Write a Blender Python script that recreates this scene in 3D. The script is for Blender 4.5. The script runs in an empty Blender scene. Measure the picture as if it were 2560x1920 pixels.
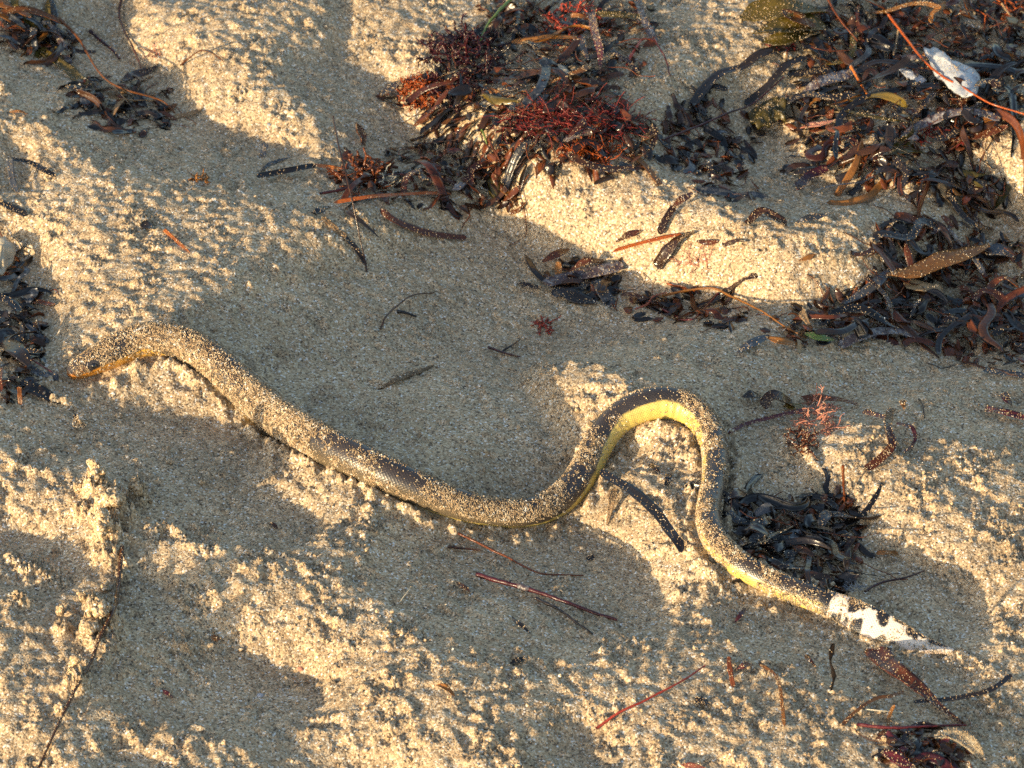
import bpy, math, random
import numpy as np
from mathutils import Vector

# ------------------------------------------------------------------ camera, sky, sun, exposure
PITCH, DIST, FRAME = math.radians(35), 2.6, 0.66          # looking down at about 0.66 m of beach
SUN_AZ, SUN_EL = math.radians(42), math.radians(9.5)     # azimuth of travel of the light, from +x towards +y
sc = bpy.context.scene
col = sc.collection
cam_d = bpy.data.cameras.new('camera'); cam = bpy.data.objects.new('camera', cam_d); col.objects.link(cam)
cam.location = (0, -DIST * math.cos(PITCH), DIST * math.sin(PITCH))
cam.rotation_euler = (math.pi / 2 - PITCH, 0, 0)
cam_d.sensor_width = 36; cam_d.lens = 36 * DIST / FRAME
cam_d.clip_start = 0.05; cam_d.clip_end = 500
cam_d.dof.use_dof = True; cam_d.dof.focus_distance = DIST - 0.06; cam_d.dof.aperture_fstop = 24
sc.camera = cam

world = bpy.data.worlds.new('World'); sc.world = world; world.use_nodes = True
wn = world.node_tree; wn.nodes.clear()
sky = wn.nodes.new('ShaderNodeTexSky'); sky.sky_type = 'NISHITA'; sky.sun_disc = False
LDIR = Vector((math.cos(SUN_AZ) * math.cos(SUN_EL), math.sin(SUN_AZ) * math.cos(SUN_EL), -math.sin(SUN_EL)))
sky.sun_elevation = SUN_EL; sky.dust_density = 1.5; sky.ozone_density = 1.0
sky.sun_rotation = math.atan2(-LDIR.x, -LDIR.y)
bg = wn.nodes.new('ShaderNodeBackground'); bg.inputs['Strength'].default_value = 0.15
wo = wn.nodes.new('ShaderNodeOutputWorld')
wn.links.new(sky.outputs[0], bg.inputs[0]); wn.links.new(bg.outputs[0], wo.inputs[0])
sun_d = bpy.data.lights.new('sun', 'SUN'); sun_d.energy = 3.15; sun_d.angle = math.radians(0.53); sun_d.color = (1.0, 0.80, 0.50)
sun = bpy.data.objects.new('sun', sun_d); col.objects.link(sun)
sun.rotation_euler = LDIR.to_track_quat('-Z', 'Y').to_euler(); sun.location = (-3, -3, 2)
sc.view_settings.view_transform = 'Standard'; sc.view_settings.look = 'None'
sc.view_settings.exposure = 1.33; sc.view_settings.gamma = 1.0; sc.view_settings.use_curve_mapping = False
sc.cycles.use_denoising = False
sc.cycles.max_bounces = 6; sc.cycles.diffuse_bounces = 3; sc.cycles.glossy_bounces = 2; sc.cycles.transmission_bounces = 4

rng = np.random.default_rng(7)
random.seed(7)

# ------------------------------------------------------------------ layout grid: a plan drawn on a 2212 x 1659 sheet
PW, PH = 2212.0, 1659.0
cC = np.array(cam.location); cF = np.array((0, math.cos(PITCH), -math.sin(PITCH))); cU = np.array((0, math.sin(PITCH), math.cos(PITCH)))
def plan_of(x, y, z):                       # world -> sheet
    dx, dy, dz = x - cC[0], y - cC[1], z - cC[2]
    f = dy * cF[1] + dz * cF[2]; u = dy * cU[1] + dz * cU[2]
    k = DIST / f / FRAME
    return (0.5 + dx * k) * PW, PH / 2 - u * k * PW
def ray_of(px, py):
    u = (px / PW - 0.5) * FRAME; v = (PH / 2 - py) / PW * FRAME
    return np.array((u, 0, 0)) + cF * DIST + cU * v

# ------------------------------------------------------------------ beach relief: crests and hollows of trodden sand
MS = 4.0
mw, mh = int(PW / MS), int(PH / MS)
gx, gy = np.meshgrid((np.arange(mw) + .5) * MS, (np.arange(mh) + .5) * MS)
def inside(poly):
    r = np.zeros(gx.shape, bool); n = len(poly)
    for i in range(n):
        x0, y0 = poly[i]; x1, y1 = poly[(i + 1) % n]
        if y0 == y1: continue
        c = ((y0 > gy) != (y1 > gy)) & (gx < (x1 - x0) * (gy - y0) / (y1 - y0) + x0)
        r ^= c
    return r
def gauss1(a, s, ax):
    n = int(3 * s) + 1; k = np.exp(-0.5 * (np.arange(-n, n + 1) / s) ** 2); k /= k.sum()
    p = [(0, 0), (0, 0)]; p[ax] = (n, n); b = np.pad(a, p, mode='edge')
    L = a.shape[ax]; o = np.zeros_like(a)
    for i, w in enumerate(k):
        o += w * (b[i:i + L] if ax == 0 else b[:, i:i + L])
    return o
def blur(a, s):
    return gauss1(gauss1(a, s, 0), s, 1)

# ground that faces the low sun (1), grazes it (0.4) or lies in the lee of a crest (0)
SLOPE = [
 (1.0, [(0,0),(2212,0),(2212,1659),(0,1659)]),
 # upper left: hollow and the broad lee below the first bank
 (0.0, [(0,0),(270,0),(268,90),(306,118),(400,165),(362,195),(425,227),(445,247),(490,255),(492,268),(550,282),(585,303),(650,304),(668,314),(668,342),(640,355),(700,400),(720,440),(640,465),(560,450),(420,440),(300,425),(230,400),(180,385),(120,385),(60,410),(0,420)]),
 (0.45,[(0,165),(45,210),(48,240),(90,265),(200,300),(222,325),(190,338),(100,325),(0,310)]),
 (0.45,[(250,430),(420,445),(560,455),(640,480),(610,520),(660,560),(720,590),(640,600),(555,612),(480,560),(380,480),(300,450)]),
 (0.0, [(340,0),(470,0),(455,10),(345,10)]),
 (0.0, [(695,0),(755,0),(770,60),(754,123),(782,151),(846,158),(874,172),(860,230),(935,275),(860,325),(800,340),(725,330),(715,280),(690,245),(650,212),(582,170),(606,150),(606,112),(660,118),(700,118),(720,60)]),
 (0.35,[(60,325),(230,345),(420,380),(600,400),(640,450),(420,442),(300,427),(180,392),(60,412)]),
 # centre: deep lee behind the snake and the ridge it lies on
 (0.0, [(345,698),(400,690),(480,650),(555,612),(640,600),(740,545),(786,534),(832,510),(867,506),(884,492),(940,520),(1010,520),(1060,470),(1120,472),(1170,502),(1220,522),(1300,522),(1345,560),(1420,582),(1500,602),(1580,602),(1640,637),(1760,642),(1800,620),(1900,640),(2212,640),(2212,800),(2212,1010),(2172,971),(2067,950),(2025,947),(1996,975),(1975,1038),(1961,989),(1961,964),(1919,940),(1902,919),(1849,905),(1814,919),(1733,898),(1715,933),(1659,922),(1640,1000),(1660,1040),(1600,1060),(1570,980),(1560,900),(1500,840),(1440,828),(1372,824),(1359,810),(1271,792),(1197,778),(1127,806),(1134,820),(1152,845),(1194,898),(1208,940),(1211,972),(1216,1005),(1232,1030),(1210,1070),(1120,1090),(1000,1075),(900,1030),(780,960),(650,885),(560,820),(470,740),(420,702)]),
 (1.0, [(726,453),(803,436),(825,457),(860,485),(884,492),(867,506),(832,510),(786,534),(761,492),(737,485)]),
 (0.0, [(700,350),(800,345),(960,300),(1060,390),(1140,430),(1050,455),(1060,470),(1010,518),(940,518),(884,490),(860,483),(825,455),(803,434),(726,451),(690,470),(660,440)]),
 # right: hollow under the wide heap, lee of the shell bank
 (0.0, [(1434,235),(1520,200),(1600,170),(1660,250),(1700,300),(1690,340),(1640,400),(1680,430),(1640,470),(1580,450),(1540,420),(1480,395),(1420,380),(1400,300)]),
 (0.0, [(1640,400),(1740,380),(1860,395),(1960,420),(2060,440),(2160,470),(2212,480),(2212,520),(2100,520),(1960,500),(1860,492),(1900,470),(1850,442),(1760,472),(1700,482),(1640,470)]),
 (0.0, [(2000,330),(2091,345),(2102,359),(2137,390),(2183,400),(2212,404),(2212,480),(2120,450),(2040,420),(1980,380)]),
 (0.0, [(1900,560),(1960,520),(2060,560),(2212,560),(2212,700),(1900,640),(1870,592)]),
 # inside the loop of the snake, beside its up-going limb
 (0.0, [(1330,950),(1391,930),(1400,945),(1365,975),(1350,1012),(1310,1030),(1290,1020)]),
 # dark heap by the tail
 (0.0, [(1590,1040),(1660,1045),(1700,1030),(1760,1060),(1820,1070),(1835,1129),(1870,1170),(1961,1192),(2014,1217),(2060,1252),(2123,1305),(2116,1350),(2102,1382),(2070,1403),(1990,1380),(1900,1310),(1760,1250),(1640,1210),(1570,1150),(1575,1090)]),
 (0.45,[(1961,1150),(2060,1130),(2140,1180),(2212,1230),(2212,1290),(2140,1260),(2060,1230),(1990,1200)]),
 # below the snake: lee basin and long mottled slopes
 (0.0, [(860,1105),(920,1132),(1000,1137),(1100,1147),(1200,1132),(1250,1112),(1300,1147),(1380,1187),(1400,1232),(1430,1262),(1440,1312),(1420,1360),(1330,1370),(1250,1400),(1130,1420),(1020,1400),(940,1370),(870,1340),(840,1300),(780,1270),(720,1240),(800,1210),(825,1170),(825,1130)]),
 (0.4, [(900,1350),(1000,1400),(1120,1420),(1260,1400),(1420,1362),(1480,1335),(1560,1300),(1700,1340),(1800,1370),(1900,1420),(2000,1440),(2070,1430),(2110,1520),(2212,1560),(2212,1659),(1500,1659),(1400,1600),(1300,1560),(1200,1520),(1050,1480),(950,1440),(880,1390)]),
 (0.0, [(1560,1270),(1640,1280),(1760,1320),(1840,1370),(1910,1420),(1960,1470),(1900,1480),(1800,1440),(1700,1420),(1620,1400),(1560,1360)]),
 (0.0, [(1960,1420),(2060,1415),(2080,1440),(2100,1475),(2040,1520),(1960,1540),(1900,1540),(1940,1480)]),
 (0.0, [(1120,1635),(1211,1582),(1268,1558),(1300,1580),(1300,1659),(1150,1659)]),
 (0.4, [(520,1040),(600,1030),(700,1120),(560,1190),(480,1170),(430,1150)]),
 # under the head, to the lower left
 (0.0, [(0,880),(60,840),(120,850),(150,845),(215,855),(300,872),(345,888),(430,895),(520,898),(570,892),(605,930),(590,962),(570,1000),(545,1030),(500,1060),(560,1075),(640,1085),(700,1115),(690,1150),(640,1180),(560,1188),(480,1168),(420,1150),(370,1150),(345,1120),(340,1080),(280,1050),(230,1020),(190,1000),(140,980),(80,952),(0,945)]),
 (0.4, [(0,950),(80,958),(140,985),(190,1010),(180,1060),(110,1100),(60,1135),(0,1110)]),
 (0.0, [(0,1120),(70,1140),(130,1170),(155,1210),(125,1260),(130,1340),(120,1400),(150,1450),(130,1500),(90,1560),(60,1620),(60,1659),(0,1659)]),
 (0.32,[(0,1260),(110,1290),(125,1400),(140,1450),(120,1510),(80,1570),(50,1659),(0,1659)]),
 (0.0, [(280,1240),(330,1240),(370,1252),(345,1290),(380,1320),(352,1360),(312,1382),(270,1392),(250,1300)]),
 (0.0, [(492,1378),(562,1408),(612,1428),(689,1445),(707,1463),(696,1498),(703,1530),(650,1586),(633,1639),(598,1659),(510,1603),(503,1586),(440,1579),(352,1568),(299,1561),(264,1516),(299,1463),(299,1418),(404,1412),(485,1395)]),
 (0.0, [(200,1620),(300,1620),(360,1640),(380,1659),(190,1659)]),
 (0.3, [(130,1480),(200,1440),(300,1420),(300,1465),(264,1516),(300,1561),(240,1600),(130,1620),(80,1600)]),
 (0.0, [(0,500),(60,520),(100,590),(105,650),(115,700),(125,760),(140,820),(60,850),(0,880)]),
 # small pits on the right
 (0.0, [(2055,1050),(2100,1042),(2120,1070),(2105,1105),(2085,1080),(2065,1065)]),
]
SL = np.zeros(gx.shape)
for v, p in SLOPE: SL[inside(p)] = v
SL = blur(SL, 2.1)

NS, DS = 660, 0.0025                         # grid aligned with the light: s downwind of the sun, t across
s_ax = (np.arange(NS) - NS / 2) * DS
SS, TT = np.meshgrid(s_ax, s_ax, indexing='ij')
ca, sa = math.cos(SUN_AZ), math.sin(SUN_AZ)
XX, YY = SS * ca - TT * sa, SS * sa + TT * ca
tan_e = math.tan(SUN_EL)
def sample(img, px, py, sc_):
    i = np.clip(px / sc_ - .5, 0, img.shape[1] - 1.001); j = np.clip(py / sc_ - .5, 0, img.shape[0] - 1.001)
    i0 = i.astype(int); j0 = j.astype(int); fi = i - i0; fj = j - j0
    return (img[j0, i0] * (1 - fi) + img[j0, i0 + 1] * fi) * (1 - fj) + (img[j0 + 1, i0] * (1 - fi) + img[j0 + 1, i0 + 1] * fi) * fj
def fft_noise(shape, d, lo, hi, r):
    f = np.fft.fft2(r.standard_normal(shape))
    ky = np.fft.fftfreq(shape[0], d[0])[:, None]; kx = np.fft.fftfreq(shape[1], d[1])[None]
    k = np.hypot(kx, ky)
    f *= np.exp(-(k * lo) ** 2) * (1 - np.exp(-(k * hi) ** 2))
    n = np.fft.ifft2(f).real
    return n / n.std()
outer = (fft_noise((NS, NS), (DS, DS), .07, .5, rng) > -.2) * .8 + .2
HM = np.zeros((NS, NS))
for it in range(10):
    px, py = plan_of(XX, YY, HM)
    W = sample(SL, px, py, MS)
    o = np.maximum(np.maximum(-px, px - PW), np.maximum(-py, py - PH))
    k = np.clip(o / 40, 0, 1)
    W = W * (1 - k) + outer * k
    mean = np.clip(blur(W, 22), .4, 1)
    h = np.cumsum(tan_e * (W / mean - 1) * DS, axis=0)
    h -= blur(h, 30)
    h = gauss1(gauss1(h, 5, 1), 1.5, 0)
    if it: h = HM * .7 + h * .3
    for q in range(55):                      # slump the sand, then push it until sun and lee fall as planned
        h = gauss1(gauss1(h, 1.6, 1), .8, 0)
        if q % 10 == 0: h -= .03 * blur(h, 25)
        g = h + SS * tan_e
        M = np.maximum.accumulate(g, axis=0); Mp = np.vstack([M[:1] - 1, M[:-1]])
        lit = np.where(W > .7, np.clip(Mp - g + .0004, 0, .004), 0)
        shd = np.where(W < .25, np.clip(g - (Mp - .0012), 0, .004), 0)
        h = np.clip(h + .6 * lit - .6 * shd, -.046, .032)
    HM = HM * .4 + h * .6
fade = np.clip((0.70 - np.hypot(XX, YY - .06)) / .10, 0, 1); fade = fade * fade * (3 - 2 * fade)
HM = gauss1(gauss1(HM, 1.3, 1), .8, 0) * fade
def macro(x, y):
    x = np.asarray(x, float); y = np.asarray(y, float)
    s = x * ca + y * sa; t = -x * sa + y * ca
    i = s / DS + NS / 2; j = t / DS + NS / 2
    okk = (i > 0) & (i < NS - 2) & (j > 0) & (j < NS - 2)
    i = np.clip(i, 0, NS - 2.001); j = np.clip(j, 0, NS - 2.001)
    i0 = i.astype(int); j0 = j.astype(int); fi = i - i0; fj = j - j0
    v = (HM[i0, j0] * (1 - fi) + HM[i0 + 1, j0] * fi) * (1 - fj) + (HM[i0, j0 + 1] * (1 - fi) + HM[i0 + 1, j0 + 1] * fi) * fj
    return np.where(okk, v, 0)

# the snake's course over the sand
# plan x, y, visible width, roll in degrees (how far the back leans away), side-to-side flatness
SN = [(138,816,26,8,.9),(150,809,44,8,.88),(165,800,54,8,.86),(184,789,62,8,.86),(210,776,67,8,.9),(238,762,70,8,.93),(272,744,72,8,.95),(308,730,73,6,.95),(345,727,74,4,.95),
 (385,735,75,2,.95),(425,753,77,0,.95),(465,782,78,0,.95),(510,824,82,0,.95),(560,872,86,0,.95),(620,914,86,0,.95),(690,954,86,0,.95),(765,990,82,2,.95),(840,1026,79,4,.95),(915,1060,74,6,.95),
 (995,1090,68,8,.95),(1078,1108,64,6,.95),(1155,1106,64,12,.95),(1215,1078,66,26,.95),(1256,1030,66,44,.95),(1284,972,64,58,.95),(1316,918,64,62,.95),(1365,880,67,58,.95),(1425,862,70,58,.95),(1485,874,68,58,.95),
 (1524,912,62,60,.95),(1545,965,58,56,.95),(1547,1020,56,54,.95),(1536,1078,55,52,.95),(1531,1128,55,46,.95),(1548,1172,55,42,.95),(1590,1214,54,42,.9),(1640,1244,53,43,.85),(1692,1268,52,44,.8),(1745,1287,52,47,.7),
 (1785,1302,54,50,.5),(1825,1318,63,52,.32),(1868,1336,70,52,.22),(1908,1355,66,52,.18),(1945,1373,56,52,.17),(1982,1390,42,52,.17),(2015,1401,30,52,.2),(2045,1407,20,50,.28),(2070,1410,12,50,.4)]

# fine relief: crumbs and clumps of damp sand
X0, X1, Y0, Y1, RX, RY = -.41, .41, -.47, .62, .00095, .00115
xs = np.arange(X0, X1, RX); ys = np.arange(Y0, Y1, RY)
gX, gY = np.meshgrid(xs, ys)
shp = gX.shape; dd = (RY, RX)
n1 = fft_noise(shp, dd, .0013, .004, rng); n2 = fft_noise(shp, dd, .0030, .010, rng)
n3 = fft_noise(shp, dd, .010, .03, rng); n4 = fft_noise(shp, dd, .03, .09, rng)
rough = np.clip(.55 + .45 * n4, .12, 1.45)
base = macro(gX, gY)
pX, pY = plan_of(gX, gY, base)
wet = sample(SL, pX, pY, MS)                  # exposed faces are drier and crumblier than the hollows
rough = rough * (.55 + .45 * np.clip(wet, 0, 1)) * np.where(pY > 950, 1.15, .9)
fine = rough * (.00052 * n1 + .00029 * np.sign(n2) * np.abs(n2) ** 1.25) + .0011 * n3 * (.4 + .6 * rough)
# a clumpy ridge of kicked-up sand along the stick
ridge = np.zeros(shp)
for (qx_, qy_, rm, hm) in [(206,1035,.0062,.0160),(236,1085,.0085,.0150),(262,1100,.0075,.0100),(296,1060,.0052,.0120),(230,1130,.0080,.0120),(222,1165,.0065,.0080),(250,1175,.0060,.0060),(176,1075,.0060,.0060),(196,1275,.0045,.0060),(216,1318,.0092,.0135),(196,1345,.0075,.0060),(236,1355,.0060,.0045),(162,1440,.0060,.0115),(135,1330,.0050,.0055),(60,1190,.0110,.0050),(100,1205,.0080,.0050),(30,1172,.0080,.0045),(45,1265,.0060,.0040)]:
    d = ray_of(qx_, qy_); t_ = (cC[2] - .012) / -d[2]; q_ = cC + d * t_
    dx_ = (gX - q_[0]) / rm; dy_ = (gY - q_[1]) / (rm * 1.15); r2 = dx_ * dx_ + dy_ * dy_
    ridge = np.maximum(ridge, hm * np.exp(-r2 ** 1.6 * .55))
ridge *= 1 + .22 * n2 + .16 * n1 + .2 * n3
base = base + ridge
# the snake has pressed a shallow bed and pushed up a low crumbly rim
trk = []
for (sx_, sy_, *_r) in SN:
    d = ray_of(sx_, sy_); t_ = (cC[2] - .08) / -d[2]
    for _ in range(300):
        q_ = cC + d * t_
        if q_[2] <= macro(q_[0], q_[1]) + .009: break
        t_ += .0016 / DIST
    trk.append(q_[:2])
trk = np.array(trk)[:-7]
seg = np.vstack([np.stack([np.linspace(trk[i][c], trk[i + 1][c], 6, endpoint=False) for c in (0, 1)], -1) for i in range(len(trk) - 1)])
d2 = np.full(shp, 1.0)
for (ax_, ay_) in seg: d2 = np.minimum(d2, (gX - ax_) ** 2 + (gY - ay_) ** 2)
dsn = np.sqrt(d2)
bed = -.0022 * np.exp(-(dsn / .008) ** 4) + .0030 * np.clip(.55 + .55 * n3 + .2 * n2, 0, 1.6) * np.exp(-((dsn - .0135) / .0042) ** 2)
base = base + bed
HF = base + fine
def bil(img, x, y):
    i = np.clip((np.asarray(x, float) - X0) / RX, 0, len(xs) - 1.001); j = np.clip((np.asarray(y, float) - Y0) / RY, 0, len(ys) - 1.001)
    i0 = i.astype(int); j0 = j.astype(int); fi = i - i0; fj = j - j0
    return (img[j0, i0] * (1 - fi) + img[j0, i0 + 1] * fi) * (1 - fj) + (img[j0 + 1, i0] * (1 - fi) + img[j0 + 1, i0 + 1] * fi) * fj
HS = base + .0011 * n3 * (.4 + .6 * rough)
def ground(x, y): return bil(HS, x, y)
def at(px, py, lift=0.0):                     # point LIFT metres above the sand that stands at this place of the plan
    d = ray_of(px, py)
    t = (cC[2] - 0.08) / -d[2]
    step = .0012 / DIST
    for _ in range(400):
        p = cC + d * t
        if p[2] <= ground(p[0], p[1]) + lift: break
        t += step
    return p
def scale_at(p): return FRAME / PW * np.dot(p - cC, cF) / DIST      # metres per plan unit there

# ------------------------------------------------------------------ helpers for meshes
def mesh_obj(name, V, F, mat, parent=None, smooth=True, mats=None):
    me = bpy.data.meshes.new(name)
    V = np.asarray(V, np.float32); F = np.asarray(F, np.int32); n = F.shape[1]
    me.vertices.add(len(V)); me.vertices.foreach_set('co', V.ravel())
    me.loops.add(F.size); me.loops.foreach_set('vertex_index', F.ravel())
    me.polygons.add(len(F)); me.polygons.foreach_set('loop_start', np.arange(0, F.size, n, dtype=np.int32))
    me.polygons.foreach_set('use_smooth', np.full(len(F), smooth))
    me.update(calc_edges=True)
    me.materials.append(mat)
    ob = bpy.data.objects.new(name, me); col.objects.link(ob)
    if parent is not None: ob.parent = parent
    return ob
def tag(o, label, cat=None, group=None, kind=None):
    if label: o['label'] = label
    if cat: o['category'] = cat
    if group: o['group'] = group
    if kind: o['kind'] = kind
    return o
def grid_faces(nu, nv, off=0, wrap=False):
    i, j = np.meshgrid(np.arange(nu - 1), np.arange(nv if wrap else nv - 1), indexing='ij')
    a = i * nv + j; b = i * nv + (j + 1) % nv
    return np.stack([a, b, b + nv, a + nv], -1).reshape(-1, 4) + off

# ------------------------------------------------------------------ materials
def new_mat(name):
    m = bpy.data.materials.new(name); m.use_nodes = True; nt = m.node_tree
    return m, nt, nt.nodes['Principled BSDF'], nt.nodes['Material Output']
def N(nt, t, **kw):
    n = nt.nodes.new(t)
    for k_, v in kw.items():
        if k_ in n.inputs.keys(): n.inputs[k_].default_value = v
        else: setattr(n, k_, v)
    return n
def ramp(nt, fac, stops, interp='LINEAR'):
    r = nt.nodes.new('ShaderNodeValToRGB'); r.color_ramp.interpolation = interp
    e = r.color_ramp.elements
    while len(e) < len(stops): e.new(.5)
    for el, (p, c) in zip(e, stops): el.position = p; el.color = (*c, 1)
    nt.links.new(fac, r.inputs[0]); return r.outputs[0]
def sand_material(name, grain=950.0, bump=True):
    m, nt, bs, out = new_mat(name); L = nt.links.new
    tc = N(nt, 'ShaderNodeTexCoord')
    geo = N(nt, 'ShaderNodeNewGeometry')
    vo = N(nt, 'ShaderNodeTexVoronoi', Scale=grain); L(geo.outputs['Position'], vo.inputs['Vector'])
    sep = N(nt, 'ShaderNodeSeparateColor'); L(vo.outputs['Color'], sep.inputs[0])
    c = ramp(nt, sep.outputs[0], [(0, (.09, .068, .05)), (.08, (.19, .135, .085)), (.25, (.335, .230, .13)), (.55, (.465, .33, .195)), (.85, (.565, .435, .28)), (.95, (.63, .54, .41)), (1, (.8, .77, .72))])
    no = N(nt, 'ShaderNodeTexNoise', Scale=14.0, Detail=4.0); L(geo.outputs['Position'], no.inputs['Vector'])
    mixr = N(nt, 'ShaderNodeMapRange'); L(no.outputs[0], mixr.inputs[0]); mixr.inputs[1].default_value = .3; mixr.inputs[2].default_value = .7
    mixr.inputs[3].default_value = .80; mixr.inputs[4].default_value = 1.1
    mul = N(nt, 'ShaderNodeMix', data_type='RGBA', blend_type='MULTIPLY'); mul.inputs[0].default_value = 1
    L(c, mul.inputs[6]); L(mixr.outputs[0], mul.inputs[7]); L(mul.outputs[2], bs.inputs['Base Color'])
    bs.inputs['Roughness'].default_value = .75; bs.inputs['Specular IOR Level'].default_value = .25
    if bump:
        bp = N(nt, 'ShaderNodeBump', Strength=.6, Distance=.0005); bp.invert = True
        L(vo.outputs['Distance'], bp.inputs['Height']); L(bp.outputs[0], bs.inputs['Normal'])
    return m
M_SAND = sand_material('sand')

# ------------------------------------------------------------------ the beach
def grow(a, n, to):                           # widening steps out to the far beach
    r = np.linspace(0, 1, n + 1)[1:]
    return a + (to - a) * (np.exp(r * 6) - 1) / (math.exp(6) - 1)
xo = grow(0, 22, 14.0)
fx = np.concatenate([(X0 - xo)[::-1], xs, xs[-1] + xo]); fy = np.concatenate([(Y0 - xo)[::-1], ys, ys[-1] + xo])
bX, bY = np.meshgrid(fx, fy)
BZ = np.zeros(bX.shape)
BZ[22:-22, 22:-22] = HF
r_ = np.maximum(np.maximum(X0 - bX, bX - xs[-1]), np.maximum(Y0 - bY, bY - ys[-1]))
ring = r_ > 0
cx_, cy_ = np.clip(bX, X0, xs[-1]), np.clip(bY, Y0, ys[-1])
swell = .012 * (np.sin(bX * 9 + 1.3 * np.sin(bY * 5)) * np.sin(bY * 7.5 + 2) )
kf = np.clip(r_ / .02, 0, 1)
BZ = np.where(ring, np.maximum(macro(bX, bY), -1) * (1 - 0 * kf) + bil(fine, cx_, cy_) * (1 - kf) + swell * kf * np.clip(r_ / .5, 0, 1), BZ)
beach = mesh_obj('beach_sand', np.stack([bX, bY, BZ], -1).reshape(-1, 3), grid_faces(len(fy), len(fx)), M_SAND)
tag(beach, 'trodden damp beach sand with crests and hollows in low sun', None, None, 'structure')

# ------------------------------------------------------------------ the sea snake
def catmull(P, n):
    P = np.asarray(P, float); k = len(P)
    d = np.r_[0, np.cumsum(np.sqrt(np.linalg.norm(np.diff(P[:, :2], axis=0), axis=1)) + 1e-9)]
    Q = np.vstack([2 * P[0] - P[1], P, 2 * P[-1] - P[-2]]); D = np.r_[2 * d[0] - d[1], d, 2 * d[-1] - d[-2]]
    out = []
    seg = np.linspace(0, k - 1, n)
    for s in seg:
        i = min(int(s), k - 2); f = s - i
        t0, t1, t2, t3 = D[i:i + 4]; t = t1 + (t2 - t1) * f
        p0, p1, p2, p3 = Q[i:i + 4]
        A1 = (t1 - t) / (t1 - t0) * p0 + (t - t0) / (t1 - t0) * p1
        A2 = (t2 - t) / (t2 - t1) * p1 + (t - t1) / (t2 - t1) * p2
        A3 = (t3 - t) / (t3 - t2) * p2 + (t - t2) / (t3 - t2) * p3
        B1 = (t2 - t) / (t2 - t0) * A1 + (t - t0) / (t2 - t0) * A2
        B2 = (t3 - t) / (t3 - t1) * A2 + (t - t1) / (t3 - t1) * A3
        out.append((t2 - t) / (t2 - t1) * B1 + (t - t1) / (t2 - t1) * B2)
    return np.array(out)
def resample(P, n):
    d = np.r_[0, np.cumsum(np.linalg.norm(np.diff(P[:, :3], axis=0), axis=1))]
    s = np.linspace(0, d[-1], n)
    return np.stack([np.interp(s, d, P[:, c]) for c in range(P.shape[1])], -1)
def smooth1(a, s):
    n = int(3 * s) + 1; k = np.exp(-0.5 * (np.arange(-n, n + 1) / s) ** 2); k /= k.sum()
    return np.convolve(np.pad(a, n, mode='edge'), k, mode='valid')

def roll_ext(b, a, r): return np.sqrt((b * np.cos(r)) ** 2 + (a * np.sin(r)) ** 2)
rows = []
for (px, py, w, ro, fl) in SN:
    p0 = at(px, py, .01); k = scale_at(p0)
    b_ = w * k / 2; r = math.radians(ro)
    head = px < 235 and py > 750
    if fl < .6: b_ *= .97
    lift = roll_ext(b_, b_ * fl, r) * (.80 if fl > .6 else .9)
    p = at(px, py, lift)
    rows.append((p[0], p[1], p[2], b_, r, fl))
C = catmull(rows, 1400); C = resample(C, 1350)
C[:, 0] = smooth1(C[:, 0], 15); C[:, 1] = smooth1(C[:, 1], 15); C[:, 2] = smooth1(C[:, 2], 22); C[:, 3] = smooth1(C[:, 3], 6); C[:, 3][0] *= .6
NU, NV = len(C), 64
arc = np.r_[0, np.cumsum(np.linalg.norm(np.diff(C[:, :3], axis=0), axis=1))]
T = np.gradient(C[:, :3], axis=0); T /= np.linalg.norm(T, axis=1)[:, None]
R = np.cross(T, (0, 0, 1)); R /= np.linalg.norm(R, axis=1)[:, None]; U = np.cross(R, T)
phi = np.linspace(0, 2 * np.pi, NV, endpoint=False)          # 0 = spine, 90 deg = right flank
b_ = C[:, 3][:, None]; a_ = b_ * C[:, 5][:, None]; roll = C[:, 4][:, None]
fl_ = C[:, 5][:, None]
headw = np.clip(1 - arc / .03, 0, 1)[:, None]
vert = np.cos(phi)[None] * b_; lat = np.sin(phi)[None] * a_
keel = 1 + .10 * np.clip(-np.cos(phi), 0, 1)[None] ** 6 * (fl_ > .5)            # the narrow belly keel
vert = vert * keel; vert = np.where(headw > 0, vert * (1 - .22 * headw ** .5), vert)
# loose skin folds on the inside of tight bends
kap = np.linalg.norm(np.gradient(T, arc, axis=0), axis=1)
fold = .00022 * np.sin(arc * 2 * np.pi / .0065)[:, None] * np.clip((kap[:, None] - 14) / 20, 0, 1) * np.clip(np.sin(phi - .6), 0, 1)[None]
eye_ring = 0
lat2 = lat * np.cos(roll) - vert * np.sin(roll); ver2 = vert * np.cos(roll) + lat * np.sin(roll)
P3 = C[:, None, :3] + R[:, None] * (lat2 + fold)[..., None] + U[:, None] * ver2[..., None]
V = P3.reshape(-1, 3)
cap0, cap1 = len(V), len(V) + 1
V = np.vstack([V, C[0, :3] - T[0] * .0012, C[-1, :3] + T[-1] * .0006])
Fq = grid_faces(NU, NV, 0, True)[:, ::-1]
caps = [(cap0, (j + 1) % NV, j, j) for j in range(NV)]
me = bpy.data.meshes.new('body')
tri = [(cap0, j, (j + 1) % NV) for j in range(NV)] + [(cap1, (NU - 1) * NV + (j + 1) % NV, (NU - 1) * NV + j) for j in range(NV)]
me.from_pydata(V.tolist(), [], Fq.tolist() + tri)
me.polygons.foreach_set('use_smooth', np.ones(len(me.polygons), bool))
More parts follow.
